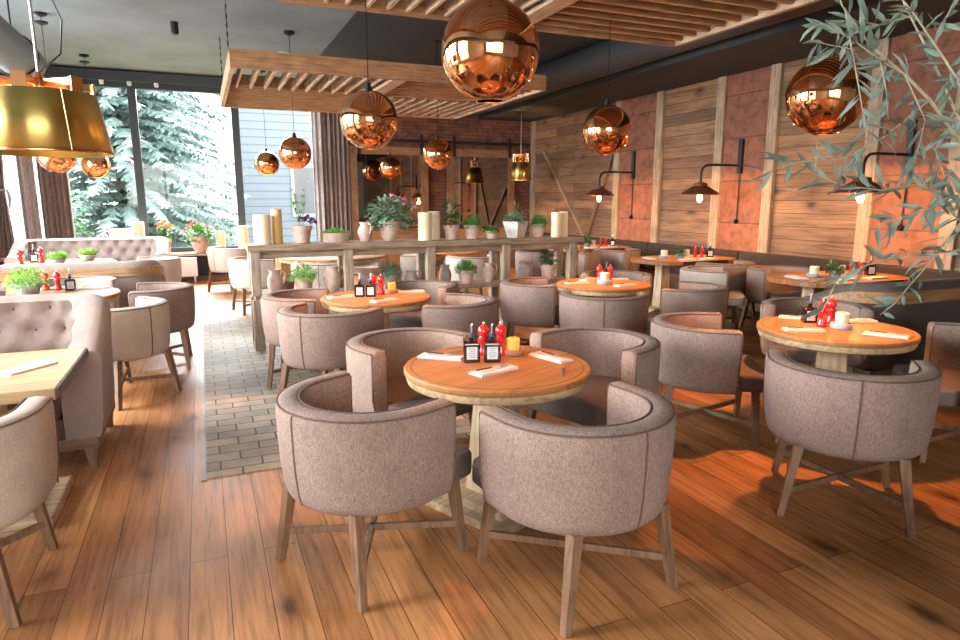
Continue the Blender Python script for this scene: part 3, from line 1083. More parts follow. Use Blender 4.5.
def make_chair(fab, fabseat, leg):
    t = thing('barrel_chair', 'x', 'chair')
    prof = [(-0.075, 0.356), (-0.045, 0.357), (-0.028, 0.372), (-0.016, 0.41), (-0.005, 0.50), (0.0, 0.60), (0.003, 0.72), (0.0, 0.748), (-0.010, 0.762),
            (-0.026, 0.769), (-0.055, 0.771), (-0.080, 0.769), (-0.092, 0.762), (-0.098, 0.745), (-0.10, 0.70), (-0.098, 0.44), (-0.09, 0.365)]
    P = chair_path()
    N = len(P)
    rings = []
    for i, (x, y, nx, ny) in enumerate(P):
        e = min(i, N - 1 - i)
        fwd = 0.0
        rings.append([(x + nx * d + (0.012 * (z - 0.55) if e < 5 else 0), y + ny * d, z) for d, z in prof])
    # rounded ends
    def shrink(ring, dx, k):
        c = Vector((sum(p[0] for p in ring) / len(ring), sum(p[1] for p in ring) / len(ring), 0.56))
        return [(p[0] + dx, c.y + (p[1] - c.y) * k, 0.56 + (p[2] - 0.56) * (1 - (1 - k) * 0.25)) for p in ring]
    rings = [shrink(rings[0], 0.014, 0.72), shrink(rings[0], 0.009, 0.9)] + rings + [shrink(rings[-1], 0.009, 0.9), shrink(rings[-1], 0.014, 0.72)]
    m = MB()
    m.sweep([r_[::-1] for r_ in rings])
    m.build('barrel_back', fab, t, smooth=50)
    # piping along outer and inner top edge, round the wing ends, and the back seam
    pp = MB()
    for d, z in ((-0.004, 0.759), (-0.094, 0.765)):
        pp.tube([(x + nx * d + (0.0022 if i < 5 or i > N - 6 else 0), y + ny * d, z) for i, (x, y, nx, ny) in enumerate(P)], 0.0048, 5)
    for s in (0, -1):
        x, y, nx, ny = P[s]
        for d in (-0.002, -0.096):
            pp.tube([(x + 0.012 * (z - 0.55) + 0.004, y + ny * (d + (-0.016 if z < 0.45 and d > -0.05 else 0)), z) for z in (0.755, 0.6, 0.5, 0.42, 0.38)], 0.0045, 5)
    pp.build('piping', M_PIPE, t, smooth=60)
    sm = MB()
    sm.tube([(0.03 - 0.39 - d, 0, z) for d, z in prof[2:9]], 0.0045, 5)
    sm.build('back_seam', M_PIPE, t, smooth=60)
    # T shaped seat cushion
    def rr(poly):
        return poly
    poly = [(0.185, -0.325), (0.335, -0.315), (0.37, -0.29), (0.382, -0.2), (0.388, 0), (0.382, 0.2), (0.37, 0.29), (0.335, 0.315), (0.185, 0.325), (0.182, 0.285), (0.03, 0.285)]
    for k in range(1, 16):
        a = PI / 2 + PI * k / 16
        poly.append((0.03 + 0.285 * math.cos(a), 0.285 * math.sin(a)))
    poly += [(0.03, -0.285), (0.182, -0.285)]
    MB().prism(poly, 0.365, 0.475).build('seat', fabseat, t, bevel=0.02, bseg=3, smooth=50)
    for sx_ in (1, -1):
        for sy_ in (1, -1):
            top = (0.27 * sx_ + (0.03 if sx_ > 0 else 0.03), 0.225 * sy_, 0.375)
            bot = (0.31 if sx_ > 0 else -0.275, 0.285 * sy_, 0)
            MB().post(bot, top, 0.034, 0.048).build('leg', leg, t, bevel=0.003)
    for s, z in ((1, 0.135), (-1, 0.135)):
        MB().bar((-0.262, -0.268 * s, z), (0.303, 0.268 * s, z), 0.022, 0.022, 0.03, 0.03).build('stretcher', leg, t, bevel=0.002)
    return t


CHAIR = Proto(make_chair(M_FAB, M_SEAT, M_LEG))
CHAIRL = Proto(make_chair(M_FABL, M_FABL, M_LEG))
GC = 'barrel chairs at the round tables'
chairs = [
    (0.59, 2.65, 26, 'taupe barrel chair in the foreground, left of the nearest round table'),
    (1.365, 2.15, 99, 'taupe barrel chair in the foreground, front of the nearest round table'),
    (1.09, 3.62, -68, 'taupe barrel chair behind the nearest round table on its left'),
    (2.12, 3.20, -160, 'taupe barrel chair behind the nearest round table on its right'),
    (0.84, 4.93, 47, 'taupe barrel chair, seam showing, near side of the table before the console'),
    (0.78, 5.78, -18, 'barrel chair left of the table before the console, arm end showing'),
    (1.88, 4.95, 145, 'taupe barrel chair right of the table before the console'),
    (1.93, 6.02, -140, 'taupe barrel chair between the console and the table before it'),
    (3.08, 5.78, -23, 'taupe barrel chair beside the console end, left of the fourth table'),
    (3.22, 4.76, 57, 'taupe barrel chair with a centre seam, front of the red-mill table beyond'),
    (4.27, 4.88, 127, 'dark-looking barrel chair between the two right-hand round tables'),
    (4.28, 6.08, -132, 'barrel chair hidden behind the red-mill table beyond'),
    (3.12, 3.38, -33, 'taupe barrel chair left of the round table under the olive twigs'),
    (3.0, 2.2, 45, 'large taupe barrel chair with a seam, foreground right'),
    (4.44, 3.62, -133, 'barrel chair behind the round table under the olive twigs'),
    (4.38, 2.38, 139, 'barrel chair cut by the right edge of the picture'),
]
for x, y, a, lab in chairs:
    CHAIR.put((x, y, 0), R(a), lab, group=GC)
G2 = 'barrel chairs on the left side'
for x, y, a, lab in [(-1.03, 2.98, 88, 'pale barrel chair in the foreground at the left edge'),
                     (-0.67, 5.82, 134, 'pale barrel chair with a seam beside the tufted sofa'),
                     (-1.25, 7.78, -98, 'pale barrel chair on the far side of the left round table')]:
    CHAIRL.put((x, y, 0), R(a), lab, group=G2)
CHAIR.put((-0.48, 6.85, 0), R(179), 'brown barrel chair behind the pale seamed one on the left', group=G2)
G3 = 'barrel chairs behind the console'
for x, y, a, lab, pr in [
    (0.42, 12.1, 40, 'white-looking barrel chair by the window bench', CHAIRL),
    (0.66, 9.72, 12, 'pale barrel chair just left of the console end', CHAIRL),
    (1.42, 8.72, 75, 'pale barrel chair seen through the left bay of the console', CHAIRL),
    (2.55, 10.95, -128, 'barrel chair on the far side of the big table behind the console', CHAIRL),
    (2.95, 9.55, 160, 'pale barrel chair seen through the middle bay of the console', CHAIRL),
    (3.68, 8.85, 92, 'pale barrel chair behind the console herbs, back to us', CHAIRL),
    (-0.68, 10.25, 188, 'pale barrel chair at the far left table by the window', CHAIRL),
]:
    pr.put((x, y, 0), R(a), lab, group=G3)
G4 = 'barrel chairs at the wall tables'
for x, y, a, lab, pr in [
    (5.62, 6.05, -40, 'grey barrel chair between the middle and near wall tables, pale lit back', CHAIRL),
    (6.40, 6.62, 92, 'barrel chair pushed to the near side of the middle wall table', CHAIR),
    (5.78, 8.62, -95, 'barrel chair at the far side of the middle wall table', CHAIR),
    (4.98, 9.25, 45, 'dark-looking barrel chair at the near end of the far wall table', CHAIR),
    (6.42, 9.12, 92, 'barrel chair tucked to the far wall table beside the plank wall', CHAIR),
    (6.42, 5.76, -92, 'barrel chair at the far side of the near wall table', CHAIR),
]:
    pr.put((x, y, 0), R(a), lab, group=G4)


# ------------------------------------------------------------------ tables
def make_round(r, ring_mat=M_RIM, big=False):
    t = thing('round_table', 'x', 'table')
    MB().lathe([(r - 0.03, 0.715), (r - 0.004, 0.718), (r, 0.726), (r, 0.742), (r - 0.006, 0.75)], 72).build('tabletop', M_TOP, t, smooth=35)
    g = MB()
    g.tube([((r - 0.035) * math.cos(2 * PI * i / 72), (r - 0.035) * math.sin(2 * PI * i / 72), 0.7492) for i in range(72)], 0.0028, 5, True)
    g.build('edge_groove', plain('dark joint', (0.10, 0.055, 0.03), 0.8) if 'dark joint' not in MATS else MATS['dark joint'], t)
    MB().lathe([(r - 0.07, 0.672), (r - 0.035, 0.672), (r - 0.016, 0.68), (r - 0.010, 0.70), (r - 0.012, 0.7155)], 72).build('apron_ring', ring_mat, t, smooth=35)
    MB().post((0, 0, 0.075), (0, 0, 0.672), 0.235, 0.16).build('pedestal', M_PED, t, bevel=0.008)
    MB().rbox((0, 0, 0.65), 0.34, 0.34, 0.045).build('top_plate', M_PEDX, t, bevel=0.006)
    MB().rbox((0, 0, 0.055), 0.44, 0.44, 0.05).build('plinth', M_PEDX, t, bevel=0.012)
    b = MB()
    s = 0.29
    b.box(-s, s, -s, -s + 0.11, 0, 0.042).box(-s, s, s - 0.11, s, 0, 0.042).box(-s, -s + 0.11, -s + 0.112, s - 0.112, 0, 0.042).box(s - 0.11, s, -s + 0.112, s - 0.112, 0, 0.042).box(-s + 0.112, s - 0.112, -s + 0.112, s - 0.112, 0, 0.036)
    b.build('foot_frame', M_PEDX, t, bevel=0.004)
    return t


RT = Proto(make_round(0.475))
GT = 'round dining tables'
TB = {}
for k, x, y, a, lab in (('T1', 1.34, 2.92, 25, 'nearest round oak table on a square pedestal, centre'),
                        ('T2', 1.36, 5.50, 20, 'round oak table in front of the left half of the console'),
                        ('T3', 3.79, 2.92, 40, 'round oak table at right under the olive twigs'),
                        ('T4', 3.71, 5.50, 30, 'round oak table beyond, glowing orange, right of the console'),
                        ('T12', 3.72, 9.95, 30, 'round table far behind the right half of the console'),
                        ('T13', 1.35, 12.75, 30, 'round table by the window behind the console candles')):
    TB[k] = RT.put((x, y, 0), R(a), lab, group=GT)
RT2 = Proto(make_round(0.66))
RT2.put((-1.40, 6.75, 0), R(15), 'larger round oak table on the left behind the tufted sofa', group=GT)
RT2.put((-1.78, 10.2, 0), R(15), 'round oak table at the far left in front of the window sofa', group=GT)
RT2.put((1.80, 9.95, 0), R(15), 'big round table behind the left half of the console', group=GT, scale=(1.22, 1.22, 1))


def make_rect(lx, ly, topm, label, loc, grp):
    t = thing('rectangular_table', label, 'table', loc, 0, grp)
    c = 0.38 if grp else 0.1
    poly = []
    for sx_, sy_, a0 in ((1, -1, -90), (1, 1, 0), (-1, 1, 90), (-1, -1, 180)):
        for k in range(9):
            a = R(a0 + 90 * k / 8)
            poly.append((sx_ * (lx / 2 - c) + c * math.cos(a), sy_ * (ly / 2 - c) + c * math.sin(a)))
    if grp is None:
        poly = [(-lx / 2, -ly / 2), (lx / 2, -ly / 2), (lx / 2, ly / 2), (-lx / 2, ly / 2)]
    MB().prism(poly, 0.695, 0.75).build('tabletop', topm, t, bevel=0.005)
    for x in ((-lx / 2 + 0.4, lx / 2 - 0.4) if grp else (-0.36, 0.36)):
        MB().post((x, 0, 0.06), (x, 0, 0.695), 0.18, 0.14).build('pedestal', M_PED, t, bevel=0.006)
        f = MB().rbox((x, 0, 0.03), 0.56, 0.56, 0.06)
        f.build('foot_frame', M_PEDX, t, bevel=0.01)
    return t


M_WTOP = planks('warm wall table boards', (0.36, 0.145, 0.048), (0.29, 0.11, 0.034), 'X', 'Y', 3.0, 0.16, rough=0.42, gap=0.0025, grain=0.3, knots=0.25)
for y, lab in ((9.98, 'oak table by the plank wall, farthest of three'), (7.50, 'oak table by the plank wall, middle of three'), (4.98, 'oak table by the plank wall behind the olive twigs')):
    make_rect(1.52, 0.96, M_WTOP, lab, (6.42, y, 0), 'tables along the plank wall')
t6 = make_rect(1.5, 0.90, M_LTOP, 'rectangular light oak table at the left edge', (-1.41, 3.765, 0), None)
MB().box(0.75, 0.758, -0.44, 0.44, 0.70, 0.745).build('end_plate', plain('dark end grain', (0.10, 0.085, 0.075), 0.6, noise=0.6, nscale=60), t6)

# banquette along the plank wall
t = thing('wall_banquette', 'long dark brown banquette along the plank wall', 'bench', (XR - 0.07, 0, 0))
MB().box(-0.42, -0.02, 3.0, 13.6, 0.08, 0.42).build('base', M_SKIRT, t)
for k in range(5):
    y0 = 3.0 + 2.12 * k
    MB().box(-0.44, -0.13, y0 + 0.005, y0 + 2.115, 0.42, 0.50).build('seat_cushion', M_BANQ, t, bevel=0.02)
    MB().box(-0.12, 0.0, y0 + 0.005, y0 + 2.115, 0.42, 0.84).build('backrest', M_BANQ, t, bevel=0.02)


# ------------------------------------------------------------------ tufted tub sofas
def make_sofa(name, label, loc, rz, W, D, fab, seatm, trim=True, grp=None, hback=0.96, harm=0.70):
    """faces -y, origin at the centre of the footprint"""
    t = thing(name, label, 'sofa', loc, rz, grp)
    hw, hd, rc = W / 2, D / 2, 0.30
    # plan path from right arm front, along the back, to left arm front
    P = []
    n1 = 20
    for k in range(n1):
        P.append((hw, -hd + (2 * hd - rc) * k / n1, 1, 0))
    for k in range(13):
        a = PI / 2 * k / 12
        P.append((hw - rc + rc * math.cos(a), hd - rc + rc * math.sin(a), math.cos(a), math.sin(a)))
    nb = max(12, int((W - 2 * rc) / 0.022))
    for k in range(1, nb):
        P.append((hw - rc - (W - 2 * rc) * k / nb, hd, 0, 1))
    for k in range(13):
        a = PI / 2 + PI / 2 * k / 12
        P.append((-hw + rc + rc * math.cos(a), hd - rc + rc * math.sin(a), math.cos(a), math.sin(a)))
    for k in range(1, n1 + 1):
        P.append((-hw, hd - rc - (2 * hd - rc) * k / n1, -1, 0))
    N = len(P)
    S = [0.0]
    for i in range(1, N):
        S.append(S[-1] + math.hypot(P[i][0] - P[i - 1][0], P[i][1] - P[i - 1][1]))
    LT = S[-1]

    def top(i):
        q = (P[i][1] + hd) / (2 * hd - 0.12)
        q = max(0, min(1, q))
        q = q * q * (3 - 2 * q)
        return harm + (hback - harm) * q
    btn = []
    sp = 0.20
    for row, (fz, off) in enumerate(((0.62, 0), (0.80, 0.5), (0.95, 0))):
        k = 0
        while True:
            s = 0.25 + (k + off) * sp
            if s > LT - 0.2:
                break
            btn.append((s, fz))
            k += 1
    rings = []
    inner = [0.44 + (1.0 - 0.44) * k / 28 for k in range(29)]
    for i, (x, y, nx, ny) in enumerate(P):
        h = top(i)
        th = 0.13
        pr = [(0.0, 0.20), (0.02, 0.30), (0.035, h * 0.72), (0.045, h * 0.88), (0.045, h - 0.05), (0.03, h - 0.015), (0.0, h), (-0.05, h)]
        for f_ in reversed(inner):
            z = 0.40 + (h - 0.03 - 0.40) * (f_ - 0.44) / 0.56
            dd = 0.0
            pf = 0.0
            for bs, bz in btn:
                ds = S[i] - bs
                dz = (f_ - bz) * 0.9
                q = (ds * ds + dz * dz)
                if q < 0.06:
                    dd = max(dd, math.exp(-math.sqrt(q) / 0.05))
            pr.append((-th - 0.05 * (1 - f_) + 0.065 * dd - 0.024, z))
        pr += [(-th - 0.05, 0.36), (-th - 0.05, 0.20)]
        rings.append([(x + nx * d, y + ny * d, z) for d, z in pr])
    MB().sweep(rings).build('backrest', fab, t, smooth=50)
    for bs, bz in btn:
        i = min(range(N), key=lambda q: abs(S[q] - bs))
        x, y, nx, ny = P[i]
        h = top(i)
        z = 0.40 + (h - 0.03 - 0.40) * (bz - 0.44) / 0.56
        d = -0.13 - 0.05 * (1 - bz) + 0.065 - 0.030
        MB().sphere((x + nx * d, y + ny * d, z), 0.012, 8, 6).build('button', M_PIPE, t, smooth=60)
    MB().box(-hw + 0.19, hw - 0.19, -hd + 0.0, hd - 0.19, 0.325, 0.47).build('seat_cushion', seatm, t, bevel=0.03, bseg=3, smooth=50)
    MB().box(-hw + 0.185, hw - 0.185, -hd + 0.012, hd - 0.185, 0.201, 0.324).build('seat_base', seatm, t, bevel=0.012)
    b = MB()
    b.box(-hw + 0.02, hw - 0.02, -hd + 0.01, -hd + 0.06, 0.13, 0.20).box(-hw + 0.02, hw - 0.02, hd - 0.06, hd - 0.01, 0.13, 0.20)
    b.box(-hw + 0.02, -hw + 0.07, -hd + 0.06, hd - 0.06, 0.13, 0.20).box(hw - 0.07, hw - 0.02, -hd + 0.06, hd - 0.06, 0.13, 0.20)
    b.box(-hw + 0.07, hw - 0.07, -hd + 0.06, hd - 0.06, 0.15, 0.20)
    b.build('base_frame', M_LEGX, t)
    for sx_ in (1, -1):
        for sy_ in (1, -1):
            MB().post((sx_ * (hw - 0.06), sy_ * (hd - 0.05), 0), (sx_ * (hw - 0.07), sy_ * (hd - 0.06), 0.20), 0.035, 0.08).build('leg', M_LEG, t)
    if trim:
        rg = []
        for i, (x, y, nx, ny) in enumerate(P):
            h = top(i)
            rg.append([(x + nx * d, y + ny * d, z) for d, z in ((0.036, h - 0.165), (0.066, h - 0.165), (0.072, h - 0.07), (0.04, h - 0.066))])
        MB().sweep(rg).build('wood_band', M_TRIMW, t, smooth=40)
    return t


M_DSOFA = fabric('dark taupe upholstery', (0.095, 0.075, 0.065), scale=480)
M_LEGX = wood('weathered oak rail', (0.19, 0.11, 0.06), 'X', rough=0.6)
M_SOFA = fabric('pale rose velvet', (0.29, 0.225, 0.195), scale=300, var=0.12, rough=0.8)
make_sofa('tufted_sofa', 'pale rose tufted tub sofa behind the left edge table', (-1.50, 4.66, 0), 0, 1.72, 0.86, M_SOFA, M_SEAT, False, 'tufted tub sofas', 0.96, 0.72)
make_sofa('tufted_sofa', 'tub sofa seen from behind with an oak band, left side', (-1.46, 8.68, 0), PI, 1.86, 0.86, M_SOFA, M_SEAT, True, 'tufted tub sofas', 0.90, 0.70)
make_sofa('tufted_sofa', 'pale tufted tub sofa facing us under the far left window', (-1.62, 11.9, 0), 0, 2.1, 0.86, M_SOFA, M_SOFA, False, 'tufted tub sofas', 0.97, 0.75)
make_sofa('tufted_sofa', 'dark tub sofa with an oak band at the right edge', (5.92, 3.86, 0), PI, 2.0, 0.86, M_DSOFA, M_BANQ, True, 'tufted tub sofas', 0.92, 0.70)

# ------------------------------------------------------------------ console with two shelves
t = thing('console_shelf', 'long weathered wooden console holding candles and potted plants', 'console', (0.43, 7.04, 0))
L, D = 3.98, 0.46
MB().box(-0.02, L + 0.02, -0.02, D, 1.055, 1.12).build('top_board', M_OLD, t, bevel=0.006)
MB().box(0.05, L - 0.05, 0.03, 0.07, 0.98, 1.055).build('apron', M_OLD, t)
MB().box(0.03, L - 0.03, 0.02, D - 0.02, 0.545, 0.59).build('lower_shelf', M_OLD, t, bevel=0.004)
for x in (0.05, 1.02, 1.97, 2.93, 3.86):
    for y in (0.05, D - 0.07):
        MB().post((x, y, 0.0 if False else 0.006), (x, y, 0.545), 0.105, 0.095).build('post', M_OLDZ, t, bevel=0.006)
        MB().post((x, y, 0.59), (x, y, 1.055), 0.095, 0.10).build('post', M_OLDZ, t, bevel=0.006)
MB().box(0.0, 0.1, 0.0, D - 0.02, 0.006, 0.05).build('foot_rail', M_OLD, t)

# ================================================================== SMALL THINGS
YS = 7.26
ZT, ZL = 1.12, 0.59


def candle(x, y, z, r, h, label, m_=M_WAX, grp='pillar candles'):
    t = thing('pillar_candle', label, 'candle', (x, y, z), 0, grp)
    MB().lathe([(r * 0.98, 0), (r, 0.006), (r, h - 0.012), (r * 0.96, h), (r * 0.80, h - 0.004), (r * 0.6, h - 0.015), (0.0005, h - 0.018)], 28).build('wax', m_, t, smooth=40)
    MB().tube([(0, 0, h - 0.018), (0.001, 0, h + 0.004), (0.004, 0, h + 0.012)], 0.0018, 5).build('wick', M_WICK, t)
    return t


candle(0.58, 7.19, ZT, 0.088, 0.31, 'thick ivory candle at the left end of the console')
candle(0.735, 7.24, ZT, 0.055, 0.365, 'honey-coloured taller candle at the left end of the console', M_WAXY)
candle(2.37, 7.18, ZT, 0.078, 0.32, 'thick ivory candle at the middle of the console')
candle(2.52, 7.28, ZT, 0.068, 0.33, 'ivory candle just behind the thick one mid-console')
candle(4.10, 7.17, ZT, 0.062, 0.31, 'ivory candle at the right end of the console, left of a pair')
candle(4.235, 7.22, ZT, 0.056, 0.315, 'ivory candle at the right end of the console, right of a pair')
candle(0.32, 14.02, 0.55, 0.09, 0.42, 'ivory candle on the window bench right of the red flowers', M_WAX, 'candles on the window bench')
candle(0.75, 13.98, 0.55, 0.10, 0.52, 'ivory candle on the bench left of the console candles', M_WAX, 'candles on the window bench')
candle(-1.12, 14.02, 0.55, 0.10, 0.62, 'ivory candle on the bench behind the far tufted sofa', M_WAX, 'candles on the window bench')
tag(MB().box(-1.62, -1.28, 13.95, 14.1, 0.55, 1.04).build('white_box', M_WHITE, bevel=0.01), 'white box standing on the bench behind the far sofa', 'box')


def pot(t, r, h, m_, style='pot'):
    """pot with rim and soil; r is the top radius"""
    if style == 'pot':
        MB().lathe([(r * 0.62, 0), (r * 0.66, 0.004), (r * 0.86, h * 0.74), (r * 0.86, h * 0.745)], 28).build('pot', m_, t, smooth=35)
        MB().lathe([(r * 0.86, h * 0.74), (r * 0.97, h * 0.745), (r, h * 0.985), (r * 0.985, h), (r * 0.9, h), (r * 0.88, h * 0.9), (r * 0.86, h * 0.90)], 28).build('rim', m_, t, smooth=35)
    elif style == 'urn':
        MB().lathe([(r * 0.5, 0), (r * 0.55, 0.006), (r * 0.8, h * 0.3), (r * 0.97, h * 0.62), (r * 0.94, h * 0.85), (r * 0.93, h * 0.9), (r, h * 0.97), (r, h), (r * 0.88, h), (r * 0.86, h * 0.92)], 30).build('pot', m_, t, smooth=40)
    MB().lathe([(0.001, h * 0.93), (r * 0.80, h * 0.925), (r * 0.875, h * 0.91)][::-1], 24).build('soil', M_SOIL, t)


def bush(m, n, c, rx, rz, ln, wd, rr, flat=0.3, curl=0.3):
    for i in range(n):
        a = rr.uniform(0, 2 * PI)
        e = math.asin(rr.uniform(-0.25, 1))
        q = rr.random() ** 0.4
        p = (c[0] + rx * q * math.cos(a) * math.cos(e), c[1] + rx * q * math.sin(a) * math.cos(e), c[2] + rz * q * math.sin(e))
        d = (math.cos(a) * math.cos(e), math.sin(a) * math.cos(e), math.sin(e) + rr.uniform(-.5, .5))
        k = rr.uniform(0.7, 1.3)
        m.leaf(p, d, (rr.uniform(-.6, .6), rr.uniform(-.6, .6), 1), ln * k, wd * k, 0.15, curl)


def stems(m, n, z0, r0, c, rx, rz, rr, th=0.0025):
    for i in range(n):
        a = rr.uniform(0, 2 * PI)
        q = rr.random()
        m.tube([(r0 * q * math.cos(a), r0 * q * math.sin(a), z0), (c[0] + rx * 0.6 * q * math.cos(a), c[1] + rx * 0.6 * q * math.sin(a), c[2] + rz * 0.4)], th, 4)


def potted(name, label, x, y, z, r, h, pm, kind, seed, grp, style='pot', size=1.0, gm=None):
    rr = random.Random(seed)
    t = thing(name, label, 'potted plant', (x, y, z), rr.uniform(0, 6), grp)
    pot(t, r, h, pm, style)
    f, s = MB(), MB()
    if kind == 'moss':
        bush(f, 420, (0, 0, h * 0.9), r * 1.12, 0.075 * size, 0.028, 0.014, rr)
        stems(s, 10, h * 0.88, r * 0.6, (0, 0, h), r, 0.04, rr)
        g = gm or M_GREEN
    elif kind == 'herb':
        bush(f, 950, (0, 0, h * 0.98), r * 1.3 * size, 0.14 * size, 0.034, 0.009, rr, curl=0.5)
        stems(s, 24, h * 0.88, r * 0.7, (0, 0, h), r * 1.3, 0.12, rr)
        g = gm or M_GREEN
    elif kind == 'grass':
        for i in range(420):
            a = rr.uniform(0, 2 * PI)
            q = r * 0.8 * rr.random() ** 0.5
            f.leaf((q * math.cos(a), q * math.sin(a), h * 0.9), (math.cos(a) * 0.8, math.sin(a) * 0.8, rr.uniform(0.5, 2)), (math.cos(a), math.sin(a), 0.3), rr.uniform(0.06, 0.13) * size, 0.010, 0.2, rr.uniform(-.1, .6))
        stems(s, 6, h * 0.88, r * 0.5, (0, 0, h), r, 0.03, rr)
        g = gm or M_GREENL
    elif kind == 'broad':
        for i in range(70):
            a = rr.uniform(0, 2 * PI)
            zz = h * 0.95 + rr.random() * 0.22 * size
            q = rr.uniform(0.01, 0.06)
            f.leaf((q * math.cos(a), q * math.sin(a), zz), (math.cos(a), math.sin(a), rr.uniform(-.2, .8)), (0, 0, 1), rr.uniform(0.07, 0.13) * size, rr.uniform(0.035, 0.055) * size, 0.12, 0.3)
        stems(s, 8, h * 0.88, r * 0.3, (0, 0, h), r * 0.4, 0.4 * size, rr, 0.004)
        g = gm or M_GREEND
    elif kind == 'tall':
        for i in range(5):
            a = rr.uniform(0, 2 * PI)
            tip = (0.05 * math.cos(a) + 0.06 * (i % 2), 0.05 * math.sin(a), h + rr.uniform(0.2, 0.38) * size)
            s.tube([(0.02 * math.cos(a), 0.02 * math.sin(a), h * 0.88), tip], 0.003, 5)
            for k in range(22):
                q = rr.uniform(0.15, 1)
                b = rr.uniform(0, 2 * PI)
                f.leaf((tip[0] * q, tip[1] * q, h * 0.88 + (tip[2] - h * 0.88) * q), (math.cos(b), math.sin(b), rr.uniform(0, 1.2)), (0, 0, 1), rr.uniform(0.04, 0.075), 0.016, 0.15, 0.2)
        g = gm or M_GREEN
    elif kind == 'geranium':
        bush(f, 340, (0, 0, h * 1.0 + 0.05 * size), r * 1.55 * size, 0.17 * size, 0.055, 0.045, rr)
        bush(f, 110, (0, 0, h * 0.8), r * 1.7 * size, 0.05, 0.05, 0.03, rr, curl=0.6)
        stems(s, 20, h * 0.88, r * 0.6, (0, 0, h), r * 1.3, 0.25 * size, rr)
        g = gm or M_GREENG
    f.build('foliage', g, t)
    if s.v:
        s.build('stems', M_STEM, t)
    return t


def petals(t, spots, m_, r, rr, name='flower_head'):
    for c in spots:
        b = MB()
        for k in range(14):
            a = rr.uniform(0, 2 * PI)
            e = rr.uniform(-0.5, 1.2)
            d = (math.cos(a) * math.cos(e), math.sin(a) * math.cos(e), math.sin(e))
            b.leaf((c[0] + d[0] * r * 0.4, c[1] + d[1] * r * 0.4, c[2] + d[2] * r * 0.4), d, (rr.uniform(-1, 1), rr.uniform(-1, 1), 1), r * 0.8, r * 0.75, 0.2, 0.3)
        b.build(name, m_, t)


def jug(label, x, y, z, r, h, rz, m_=M_TERRA, handle=True, grp='clay jugs on the console', name='clay_jug'):
    t = thing(name, label, 'jug' if handle else 'vase', (x, y, z), rz, grp)
    MB().lathe([(r * 0.62, 0), (r * 0.68, 0.006), (r * 0.93, h * 0.28), (r, h * 0.46), (r * 0.9, h * 0.66), (r * 0.66, h * 0.82), (r * 0.62, h * 0.88), (r * 0.76, h * 0.985), (r * 0.74, h), (r * 0.68, h), (r * 0.54, h * 0.88), (r * 0.5, h * 0.6), (0.001, h * 0.55)], 30).build('body', m_, t, smooth=45)
    if handle:
        MB().tube([(r * 0.64, 0, h * 0.90), (r * 0.95, 0, h * 0.95), (r * 1.32, 0, h * 0.86), (r * 1.38, 0, h * 0.68), (r * 1.2, 0, h * 0.5), (r * 0.96, 0, h * 0.42)], r * 0.11, 8).build('handle', m_, t, smooth=60)
    return t


GP = 'potted plants on the console top'
p = potted('potted_flower', 'pink clay pot of tall spiky greenery and dark purple flowers on console', 0.99, YS - 0.03, ZT, 0.115, 0.19, M_TERRA, 'tall', 11, GP, size=1.1)
petals(p, [(-0.08, 0.02, 0.25), (-0.11, -0.04, 0.23), (-0.04, -0.07, 0.26), (-0.02, 0.06, 0.24)], M_PURP, 0.045, rnd)
# oval trough
t = thing('oval_planter', 'low oval clay planter of bright green moss on the console', 'potted plant', (1.36, YS, ZT), 0, GP)
m = MB()
rings = []
for rx, ry, z in ((0.125, 0.075, 0), (0.145, 0.09, 0.06), (0.15, 0.095, 0.105), (0.14, 0.085, 0.105), (0.135, 0.08, 0.085)):
    rings.append([(rx * math.cos(2 * PI * k / 32), ry * math.sin(2 * PI * k / 32), z) for k in range(32)])
m.sweep(rings).build('pot', M_TERRA, t, smooth=40)
f = MB()
for i in range(560):
    a = rnd.uniform(0, 2 * PI)
    q = rnd.random() ** 0.5
    f.leaf((0.13 * q * math.cos(a), 0.08 * q * math.sin(a), 0.09 + 0.05 * rnd.random() * (1.2 - q)), (math.cos(a) * .6, math.sin(a) * .6, rnd.uniform(.2, 1.4)), (rnd.uniform(-.6, .6), rnd.uniform(-.6, .6), 1), 0.035, 0.015, 0.2, 0.2)
f.build('foliage', M_GREENL, t)
jug('pink clay jug with an ear handle on the console top', 1.69, YS, ZT, 0.085, 0.215, R(-70), M_TERRA, True, 'clay jugs on the console')
p = potted('potted_geranium', 'large pink clay pot with trailing geranium in pink bloom on console', 1.98, YS + 0.02, ZT, 0.125, 0.215, M_TERRA, 'geranium', 13, GP, 'urn', 1.25)
p.rotation_euler.z = 0
petals(p, [(0.10, -0.02, 0.455), (0.02, 0.02, 0.44), (0.17, 0.03, 0.43), (0.06, 0.06, 0.47), (0.14, -0.07, 0.44)], M_PINK, 0.06, rnd)
petals(p, [(0.29, 0.0, 0.36)], M_NAP, 0.04, rnd)
f = MB()
for i in range(150):
    q = rnd.random()
    f.leaf((-0.09 - 0.09 * q + rnd.uniform(-.06, .06), rnd.uniform(-.1, .1), 0.30 - 0.12 * q + rnd.uniform(-.08, .10)), (rnd.uniform(-1, 0.3), rnd.uniform(-1, 1), rnd.uniform(-.6, .5)), (0, 0, 1), 0.05, 0.032, 0.1, 0.3)
f.build('trailing_foliage', M_GREENG, p)
p = potted('potted_rubber_plant', 'clay pot of variegated broad leaves right of the middle candles', 2.72, YS - 0.02, ZT, 0.10, 0.165, M_TERRA, 'broad', 17, GP, size=1.15)
f = MB()
f.leaf((0.0, -0.02, 0.24), (0.1, -0.1, 1), (0.3, -1, 0), 0.19, 0.085, 0.1, 0.1).leaf((0.0, 0, 0.22), (-0.5, -0.4, 1), (0.3, -1, 0.2), 0.12, 0.05, 0.1, 0.1)
f.build('pale_leaf', M_PALE, p)
